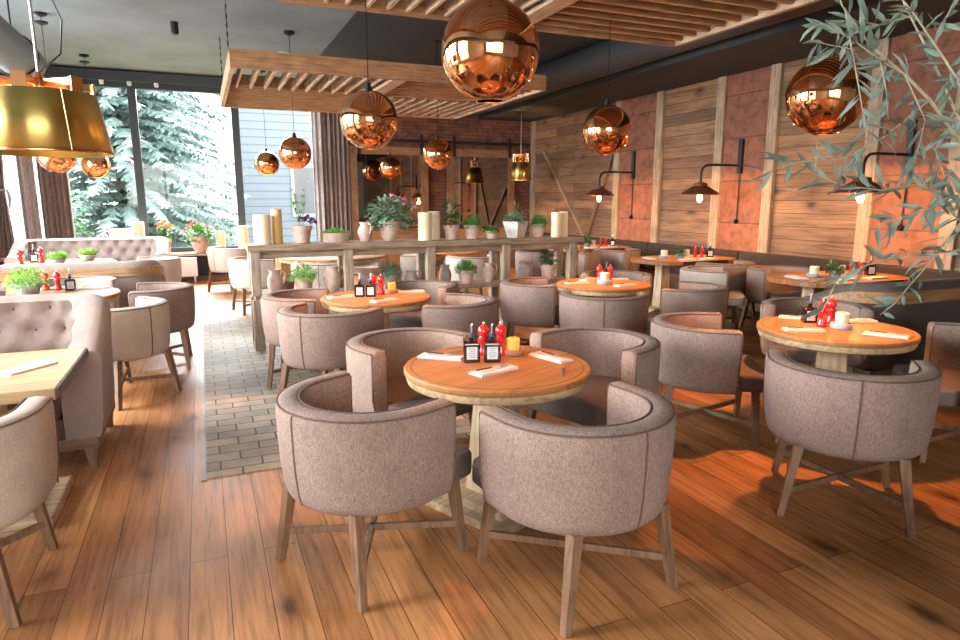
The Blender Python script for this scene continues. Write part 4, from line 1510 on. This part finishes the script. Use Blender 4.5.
potted('potted_herb', 'clay pot of fine green herb next to the variegated plant', 2.99, YS - 0.02, ZT, 0.105, 0.165, M_TERRA, 'herb', 19, GP, size=0.75)
potted('potted_moss', 'smallest clay pot with low green cushion on the console', 3.23, YS - 0.05, ZT, 0.09, 0.095, M_TERRA, 'moss', 23, GP, size=0.8)
t = thing('square_planter', 'whitewashed square tapered planter of succulents on the console', 'potted plant', (3.58, YS, ZT), R(28), GP)
MB().post((0, 0, 0), (0, 0, 0.20), 0.15, 0.235).build('planter', M_WHITEW, t, bevel=0.004)
MB().rbox((0, 0, 0.2015), 0.20, 0.20, 0.004).build('soil', M_SOIL, t)
f = MB()
bush(f, 330, (0, 0, 0.20), 0.14, 0.10, 0.045, 0.018, rnd)
f.build('foliage', M_GREENG, t)
f = MB().tube([(0, 0, 0.2), (-0.01, 0.01, 0.36)], 0.004, 5)
f.leaf((-0.01, 0.01, 0.34), (-0.3, -0.2, 1), (0.4, -1, 0), 0.17, 0.08, 0.1, 0.2).leaf((-0.01, 0.01, 0.33), (0.5, -0.2, 0.6), (0.2, -1, 0.5), 0.12, 0.05, 0.1, 0.2)
f.build('tall_leaf', M_GREEND, t)
potted('potted_herb', 'clay pot of green herb left of the right-end candles', 3.89, YS - 0.02, ZT, 0.088, 0.165, M_TERRA, 'herb', 29, GP, size=0.75)
# tall dark plant behind
GL = 'pots and jugs on the lower console shelf'
jug('pale clay jug at the left end of the lower shelf', 0.68, 7.2, ZL, 0.085, 0.26, R(-30), M_TERRA, True, GL)
t = thing('basket', 'small brown basket between the jug and the herb pot', 'basket', (0.83, 7.3, ZL), 0, GL)
MB().lathe([(0.055, 0), (0.065, 0.11), (0.06, 0.112), (0.05, 0.02), (0.001, 0.015)], 20).build('body', M_BASK, t, smooth=40)
potted('potted_herb', 'clay pot of bushy bright herb on the lower shelf, left bay', 0.98, 7.2, ZL, 0.12, 0.17, M_TERRA, 'herb', 31, GL, size=0.9, gm=M_GREENL)
jug('tall pale clay jug next to the left bay herb pot', 1.29, 7.2, ZL, 0.098, 0.275, R(0), M_TERRA, True, GL)
jug('grey clay vase behind the red mills of the table before console', 1.67, 7.2, ZL, 0.085, 0.19, 0, M_TERRD, False, GL, 'clay_vase')
potted('potted_herb', 'clay pot of blue-green herb on the lower shelf, second bay', 1.96, 7.2, ZL, 0.105, 0.15, M_TERRD, 'herb', 37, GL, size=0.85, gm=M_GREENG)
jug('squat clay jug with handle in the second bay', 2.20, 7.2, ZL, 0.085, 0.185, R(-10), M_TERRD, True, GL)
jug('grey clay vase at the left of the third bay', 2.62, 7.2, ZL, 0.078, 0.235, 0, M_TERRD, False, GL, 'clay_vase')
potted('potted_herb', 'clay pot of feathery green herb in the third bay', 2.89, 7.2, ZL, 0.115, 0.165, M_TERRA, 'herb', 41, GL, size=0.8)
jug('slim clay jug at the right of the third bay', 3.19, 7.2, ZL, 0.075, 0.235, R(-10), M_TERRA, True, GL)
jug('round clay jug with a big handle in the last bay', 3.68, 7.2, ZL, 0.11, 0.235, R(20), M_TERRD, True, GL)
potted('potted_shrub', 'clay pot of dark glossy leaves in the last bay', 4.02, 7.2, ZL, 0.115, 0.19, M_TERRA, 'broad', 43, GL, size=1.0)
potted('potted_plant', 'low green plant on the floor under the third bay', 2.86, 7.28, 0.0, 0.14, 0.20, M_TERRD, 'broad', 47, None, size=1.2, gm=M_GREEN)
# window bench plants
p = potted('potted_geranium', 'pink pot of red flowering geranium on the window bench', -0.06, 13.98, 0.55, 0.17, 0.32, M_TERRA, 'geranium', 53, 'plants on the window bench', 'urn', 0.95, gm=M_GREEN)
petals(p, [(0.12, -0.1, 0.56), (0.2, 0.05, 0.52), (-0.12, 0.08, 0.50), (0.22, -0.08, 0.44), (-0.03, -0.12, 0.58)], M_REDF, 0.05, rnd)
p = potted('potted_flower', 'small terracotta pot of orange flowers on the window bench', -0.68, 13.98, 0.55, 0.12, 0.28, M_TERRO, 'broad', 59, 'plants on the window bench', size=1.2, gm=M_GREEN)
petals(p, [(0.02, -0.02, 0.58), (-0.08, 0.03, 0.52), (0.08, 0.05, 0.53), (0.0, -0.1, 0.5)], M_ORF, 0.08, rnd)


# ------------------------------------------------------------------ table settings
def make_mill():
    t = thing('pepper_mill', 'x', 'pepper mill')
    MB().lathe([(0.026, 0), (0.028, 0.004), (0.028, 0.02), (0.024, 0.03), (0.020, 0.05), (0.021, 0.07), (0.026, 0.082), (0.026, 0.088), (0.018, 0.096), (0.017, 0.1)], 24).build('body', M_RED, t, smooth=35)
    MB().lathe([(0.017, 0.1), (0.026, 0.108), (0.029, 0.122), (0.026, 0.14), (0.015, 0.152), (0.006, 0.156)], 24).build('head', M_RED, t, smooth=45)
    MB().lathe([(0.005, 0.156), (0.007, 0.162), (0.007, 0.168), (0.003, 0.172)], 12).build('knob', M_CHROME, t, smooth=40)
    return t


def make_bottle():
    t = thing('oil_bottle', 'x', 'bottle')
    MB().box(-0.044, 0.044, -0.036, 0.036, 0, 0.105).build('body', M_BOTTLE, t, bevel=0.008, bseg=3)
    MB().lathe([(0.034, 0.099), (0.024, 0.106), (0.0125, 0.112), (0.0125, 0.14)], 20).build('neck', M_BOTTLE, t, smooth=40)
    MB().lathe([(0.014, 0.132), (0.015, 0.15), (0.012, 0.154)], 16).build('collar', plain('blue cap', (0.05, 0.07, 0.11), 0.4) if 'blue cap' not in MATS else MATS['blue cap'], t, smooth=30)
    MB().tube([(0, 0, 0.154), (0, 0, 0.19), (0.006, 0, 0.20)], 0.0045, 8).build('pourer', M_CHROME, t)
    lb = MB().box(-0.027, 0.027, -0.0375, -0.0355, 0.02, 0.085).build('paper_label', M_LABEL, t)
    i = MB()
    for k, wd in enumerate((0.02, 0.014, 0.022, 0.022, 0.018)):
        z = 0.076 - 0.011 * k
        i.box(-wd, wd, -0.0385, -0.0374, z - 0.002, z + 0.002)
    i.build('print', M_INK, lb)
    return t


def make_jar(wax, dish):
    t = thing('candle_jar', 'x', 'candle holder')
    MB().lathe([(0.052, 0), (0.058, 0.004), (0.060, 0.026), (0.056, 0.032), (0.046, 0.032), (0.044, 0.024)], 28).build('dish', dish, t, smooth=40)
    MB().lathe([(0.032, 0.0245), (0.035, 0.03), (0.036, 0.088), (0.030, 0.092), (0.022, 0.086), (0.0005, 0.083)], 24).build('candle', wax, t, smooth=40)
    MB().tube([(0, 0, 0.082), (0.001, 0, 0.099)], 0.0018, 5).build('wick', M_WICK, t)
    return t


def make_napkin():
    t = thing('napkin', 'x', 'napkin')
    m = MB()
    for k in range(4):
        z = 0.0005 + 0.0035 * k
        s = 0.003 * k
        m.box(-0.125 + s, 0.125 - s * 0.5, -0.048 + s * 0.4, 0.048 - s, z, z + 0.003)
    m.build('folded_paper', M_NAP, t, bevel=0.001)
    MB().box(-0.11, 0.10, 0.030, 0.034, 0.0142, 0.0148).build('stripe', plain('brown stripe', (0.35, 0.2, 0.14), 0.8) if 'brown stripe' not in MATS else MATS['brown stripe'], t)
    return t


def make_fork():
    t = thing('fork', 'x', 'fork')
    m = MB()
    m.bar((-0.095, 0, 0.002), (0.02, 0, 0.003), 0.011, 0.006, 0.002, 0.002)
    m.bar((0.02, 0, 0.003), (0.045, 0, 0.004), 0.006, 0.020, 0.002, 0.002)
    m.build('handle', M_CHROME, t)
    q = MB()
    for k in range(4):
        y = -0.0085 + 0.0057 * k
        q.bar((0.044, y, 0.004), (0.092, y, 0.006), 0.003, 0.002, 0.002, 0.0015)
    q.build('tines', M_CHROME, t)
    return t


def make_knife():
    t = thing('knife', 'x', 'knife')
    MB().bar((-0.10, 0, 0.003), (-0.005, 0, 0.003), 0.013, 0.009, 0.005, 0.004).build('handle', plain('dark knife handle', (0.06, 0.045, 0.035), 0.4) if 'dark knife handle' not in MATS else MATS['dark knife handle'], t)
    MB().prism([(-0.005, -0.005), (0.085, -0.006), (0.105, 0.004), (0.10, 0.008), (-0.005, 0.006)], 0.002, 0.004).build('blade', M_CHROME, t)
    return t


MILL, BOT, NAP, FORK, KNIFE = Proto(make_mill()), Proto(make_bottle()), Proto(make_napkin()), Proto(make_fork()), Proto(make_knife())
JARO, JARW, JARG = Proto(make_jar(M_WAXO, M_CLAYD)), Proto(make_jar(M_WAX, M_STONE)), None


def place(x, y, a, where, sc_=1.0, z=0.75, cut=True, grp='napkins with cutlery'):
    NAP.put((x, y, z), R(a), 'folded napkin ' + where, group='folded napkins', scale=sc_)
    if cut:
        ca, sa = math.cos(R(a)), math.sin(R(a))
        FORK.put((x - sa * -0.012, y + ca * -0.012, z + 0.0145 * sc_), R(a + 4), 'steel fork on napkin ' + where, group='forks on napkins')
        KNIFE.put((x - sa * 0.022 + ca * 0.01, y + ca * 0.022 + sa * 0.01, z + 0.0145 * sc_), R(a - 3), 'dark knife on napkin ' + where, group='knives on napkins')


# nearest table
N1 = 'of the nearest round table'
place(1.13, 3.17, -40, 'at the left ' + N1)
place(1.27, 2.80, 18, 'at the front ' + N1)
place(1.66, 2.93, -75, 'at the right ' + N1)
FORK.put((1.575, 2.655, 0.75), R(60), 'loose fork near the right front rim ' + N1)
BOT.put((1.245, 3.03, 0.75), R(-18), 'square dark oil bottle, left one on the nearest table', group='square oil bottles')
BOT.put((1.345, 2.995, 0.75), R(-18), 'square dark oil bottle, right one on the nearest table', group='square oil bottles')
MILL.put((1.355, 3.13, 0.75), 0, 'red pepper mill behind the left bottle, nearest table', group='red pepper mills', scale=1.08)
MILL.put((1.445, 3.10, 0.75), 0, 'red pepper mill beside the candle, nearest table', group='red pepper mills', scale=1.08)
JARO.put((1.515, 3.09, 0.75), 0, 'amber candle jar on a clay dish, nearest table', group='table candles')
# table before the console
N2 = 'of the table before the console'
place(1.07, 5.55, 10, 'at the left ' + N2)
place(1.36, 5.22, 20, 'at the front ' + N2)
place(1.72, 5.64, -10, 'at the right ' + N2)
BOT.put((1.225, 5.54, 0.75), R(-18), 'square oil bottle, left one before the console', group='square oil bottles')
BOT.put((1.315, 5.51, 0.75), R(-18), 'square oil bottle, right one before the console', group='square oil bottles')
MILL.put((1.365, 5.62, 0.75), 0, 'red pepper mill, left one before the console', group='red pepper mills')
MILL.put((1.43, 5.60, 0.75), 0, 'red pepper mill, right one before the console', group='red pepper mills')
JARO.put((1.545, 5.66, 0.75), 0, 'amber candle jar on the table before the console', group='table candles')
# right-hand table
N3 = 'of the table under the olive twigs'
place(3.86, 3.27, -50, 'at the back left ' + N3)
place(3.53, 2.94, -28, 'at the front left ' + N3)
place(3.86, 2.62, -62, 'at the front right ' + N3)
place(4.13, 3.02, -20, 'at the back right ' + N3)
BOT.put((3.80, 3.13, 0.75), R(-30), 'dark oil bottle behind the red mills under the olive twigs', group='square oil bottles')
MILL.put((3.745, 2.985, 0.75), 0, 'red pepper mill nearer the dish under the olive twigs', group='red pepper mills', scale=1.1)
MILL.put((3.90, 3.045, 0.75), 0, 'red pepper mill farther back under the olive twigs', group='red pepper mills', scale=1.1)
JARW.put((3.82, 2.895, 0.75), 0, 'cream candle in a grey stone dish under the olive twigs', group='table candles', scale=1.15)
# table beyond
N4 = 'of the farther orange-lit round table'
place(3.45, 5.58, -5, 'at the left ' + N4)
place(3.70, 5.80, 40, 'at the back left ' + N4)
place(4.0, 5.68, -30, 'at the back right ' + N4)
place(3.79, 5.24, 10, 'at the front ' + N4)
MILL.put((3.70, 5.56, 0.75), 0, 'red pepper mill, left one on the farther table', group='red pepper mills', scale=1.1)
MILL.put((3.81, 5.53, 0.75), 0, 'red pepper mill, right one on the farther table', group='red pepper mills', scale=1.1)
JARW.put((3.67, 5.42, 0.75), 0, 'candle in a grey stone dish on the farther table', group='table candles', scale=1.3)
BOT.put((3.83, 5.63, 0.75), R(-20), 'dark oil bottle behind the mills on the farther table', group='square oil bottles')
# wall tables
for y0, nm in ((9.98, 'far wall table'), (7.50, 'middle wall table'), (4.98, 'near wall table')):
    place(5.86, y0 + 0.05, 70, 'at the room end of the ' + nm, 1.2, cut=False)
    place(6.25, y0 - 0.28, 5, 'beside the green pot of the ' + nm, 1.0, cut=False)
    place(6.62, y0 - 0.30, 5, 'nearest the wall on the ' + nm, 1.2, cut=False)
    JARW.put((6.12, y0 + 0.05, 0.75), 0, 'candle in a stone dish on the ' + nm, group='table candles', scale=1.3)
    potted('potted_moss', 'small pot of dark green moss on the ' + nm, 6.34, y0 - 0.03, 0.75, 0.075, 0.07, M_STONE, 'moss', int(y0 * 10), 'green pots on the wall tables', size=1.5, gm=M_GREEND)
    MILL.put((6.66, y0 + 0.02, 0.75), 0, 'red pepper mill, left one on the ' + nm, group='red pepper mills', scale=0.9)
    MILL.put((6.74, y0 - 0.03, 0.75), 0, 'red pepper mill, right one on the ' + nm, group='red pepper mills', scale=0.9)
    BOT.put((6.86, y0 - 0.06, 0.75), R(-30), 'dark oil bottle at the wall end of the ' + nm, group='square oil bottles', scale=1.1)
    t = thing('menu_holder', 'white card holder beside the mills of the ' + nm, 'card holder', (6.5, y0 + 0.02, 0.75), R(-25), 'white card holders')
    MB().box(-0.05, 0.05, -0.03, 0.03, 0, 0.012).build('base', M_WHITE, t)
    MB().box(-0.04, 0.04, -0.012, 0.012, 0.012, 0.12).build('card', M_LABEL, t)
# left tables
t = thing('newspaper', 'folded newspaper napkin with print at the left edge table', 'newspaper', (-0.86, 3.77, 0.75), R(52))
MB().box(-0.13, 0.13, -0.055, 0.055, 0, 0.010).build('folded_paper', M_NAP, t, bevel=0.002)
i = MB()
for k in range(7):
    y = -0.042 + 0.014 * k
    i.box(-0.11 + 0.02 * (k % 3), 0.10 - 0.03 * ((k * 2) % 3), y - 0.0025, y + 0.0025, 0.0101, 0.0106)
i.build('print', M_INK, t)
N5 = 'of the left round table'
place(-1.0, 7.05, 10, 'at the right ' + N5, 1.2)
place(-1.28, 6.42, -20, 'at the near side ' + N5, 1.3)
place(-1.35, 7.15, 0, 'at the far side ' + N5, 1.2)
potted('potted_herb', 'grey stone bowl of feathery bright green on the left round table', -1.46, 6.78, 0.75, 0.12, 0.105, M_STONE, 'herb', 71, None, size=1.0, gm=M_GREENL)
for k, (dx, dy, s) in enumerate(((0.10, 0.28, 'right'), (0.0, 0.30, 'left'))):
    MILL.put((-1.38 + dx, 6.78 + dy, 0.75), 0, 'red pepper mill, %s one behind the stone bowl on the left' % s, group='red pepper mills', scale=1.1)
BOT.put((-1.17, 7.0, 0.75), R(10), 'dark oil bottle right of the stone bowl on the left', group='square oil bottles')
JARW.put((-1.72, 6.8, 0.75), 0, 'pale candle left of the stone bowl on the left', group='table candles', scale=1.5)
potted('potted_moss', 'low pot of yellow-green moss on the far left table', -1.5, 10.45, 0.75, 0.11, 0.08, M_STONE, 'grass', 73, None, size=0.8)
potted('potted_moss', 'low pot of bright moss nearer on the far left table', -1.75, 9.8, 0.75, 0.10, 0.08, M_STONE, 'grass', 74, None, size=0.9)
MILL.put((-2.02, 10.3, 0.75), 0, 'red pepper mill on the far left table, right one', group='red pepper mills', scale=1.3)
MILL.put((-2.18, 9.95, 0.75), 0, 'red pepper mill on the far left table, left one', group='red pepper mills', scale=1.3)
BOT.put((-2.12, 10.4, 0.75), R(10), 'dark oil bottle on the far left table', group='square oil bottles', scale=1.2)
place(-1.45, 9.85, -20, 'at the near right of the far left table', 1.2)
place(-1.25, 10.3, 90, 'at the right of the far left table', 1.2)

# ------------------------------------------------------------------ olive tree at the right
OX, OY = 2.42, 0.98
t = thing('olive_tree', 'potted olive tree reaching its grey-green twigs in from the right', 'tree', (OX, OY, 0))
MB().lathe([(0.14, 0), (0.16, 0.01), (0.21, 0.40), (0.22, 0.42), (0.20, 0.42), (0.19, 0.38), (0.19, 0.37)], 28).build('pot', M_TERRD, t, smooth=40)
MB().lathe([(0.001, 0.38), (0.19, 0.37)][::-1], 24).build('soil', M_SOIL, t)
MB().tube([(0, 0, 0.36), (0.03, 0.02, 0.8), (-0.01, 0.03, 1.2), (0.02, 0.0, 1.7), (0, 0.05, 2.2), (0.0, 0.0, 2.7)], [0.035, 0.03, 0.027, 0.022, 0.016, 0.008], 10).build('trunk', M_BARK, t, smooth=60)
# branches: world-space polylines
BR = [
    ([(2.122, 1.067, 1.767), (1.925, 1.08, 1.58), (1.827, 1.086, 1.507), (1.704, 1.074, 1.408), (1.582, 1.064, 1.321)], 0.007, 0.9),
    ([(1.582, 1.064, 1.321), (1.531, 1.059, 1.3)], 0.003, 1.2),
    ([(2.098, 1.01, 1.433), (1.833, 1.072, 1.45), (1.638, 1.086, 1.438), (1.517, 1.09, 1.424), (1.397, 1.081, 1.396), (1.329, 1.061, 1.321)], 0.006, 0.7),
    ([(2.19, 1.078, 1.69), (1.966, 1.115, 1.673), (1.869, 1.152, 1.816), (1.818, 1.203, 1.96), (1.797, 1.274, 2.1), (1.799, 1.333, 2.231)], 0.009, 0.8),
    ([(2.194, 1.088, 1.745), (1.784, 1.052, 1.799), (1.671, 1.068, 1.911), (1.612, 1.115, 2.017), (1.543, 1.166, 2.123)], 0.007, 0.8),
    ([(2.176, 1.045, 1.498), (1.754, 1.045, 1.702), (1.578, 1.032, 1.809), (1.508, 1.05, 1.862), (1.41, 1.071, 1.923), (1.359, 1.11, 2.009), (1.34, 1.135, 2.088)], 0.008, 0.8),
    ([(1.508, 1.05, 1.862), (1.429, 1.056, 1.889), (1.342, 1.069, 1.931), (1.256, 1.09, 1.964)], 0.004, 1.0),
    ([(1.365, 1.107, 2.004), (1.344, 1.063, 1.905), (1.334, 1.024, 1.804), (1.34, 1.005, 1.719)], 0.004, 1.2),
    ([(1.429, 1.056, 1.889), (1.416, 1.025, 1.82), (1.406, 1.005, 1.753)], 0.003, 1.1),
    ([(1.578, 1.032, 1.809), (1.481, 1.019, 1.758), (1.396, 1.012, 1.711), (1.294, 1.014, 1.67), (1.178, 1.028, 1.659), (1.094, 1.038, 1.638)], 0.004, 1.2),
    ([(1.869, 1.152, 1.816), (1.686, 1.075, 1.702), (1.656, 1.015, 1.615)], 0.004, 1.2),
    ([(1.925, 1.08, 1.58), (1.712, 1.041, 1.592), (1.552, 1.026, 1.615), (1.427, 1.021, 1.602), (1.307, 1.03, 1.613), (1.222, 1.039, 1.64)], 0.004, 1.2),
    ([(1.852, 1.076, 1.515), (1.687, 1.047, 1.568), (1.516, 1.005, 1.546), (1.401, 1.005, 1.524)], 0.003, 1.1),
    ([(1.818, 1.203, 1.96), (1.732, 1.119, 2.019), (1.729, 1.082, 2.1)], 0.004, 1.2),
    ([(1.612, 1.115, 2.017), (1.464, 1.092, 1.975), (1.364, 1.091, 1.975)], 0.003, 1.2),
    ([(1.508, 1.05, 1.862), (1.502, 0.987, 1.756), (1.454, 0.967, 1.667)], 0.003, 1.2),
    ([(1.35, 1.06, 1.905), (1.264, 1.053, 1.906), (1.217, 1.051, 1.908)], 0.0025, 1.2),
    ([(1.671, 1.068, 1.911), (1.655, 1.004, 1.831), (1.692, 0.974, 1.763)], 0.004, 1.2),
]
bm_, lf = MB(), MB()
ro = random.Random(5)


def twig(pts, r0, leaves, side=True):
    pts = [Vector(p) - Vector((OX, OY, 0)) for p in pts]
    n = len(pts)
    bm_.tube(pts, [r0 * 0.62 * (1 - 0.75 * k / (n - 1)) for k in range(n)], 7)
    tot = sum((pts[i + 1] - pts[i]).length for i in range(n - 1))
    cnt = int(tot / 0.016 * leaves)
    for k in range(cnt):
        q = (k + ro.random()) / cnt
        if q < 0.12:
            continue
        dd = q * tot
        for i in range(n - 1):
            L_ = (pts[i + 1] - pts[i]).length
            if dd <= L_ or i == n - 2:
                p = pts[i].lerp(pts[i + 1], min(1, dd / L_))
                d = (pts[i + 1] - pts[i]).normalized()
                break
            dd -= L_
        o_ = Vector((ro.uniform(-1, 1), ro.uniform(-1, 1), ro.uniform(-1, 1)))
        o_ = (o_ - d * o_.dot(d)).normalized()
        dr = (d * ro.uniform(0.3, 1.0) + o_ * ro.uniform(0.5, 1.0)).normalized()
        lf.leaf(p, dr, (ro.uniform(-1, 1), ro.uniform(-1, 1), ro.uniform(0, 1)), ro.uniform(0.045, 0.085), ro.uniform(0.009, 0.0145), 0.15, ro.uniform(-.1, .3))


for pts, r0, lv in BR:
    twig(pts, r0, lv)
bm_.build('branches', M_BARK, t, smooth=60)
lf.build('foliage', M_OLIVE, t)
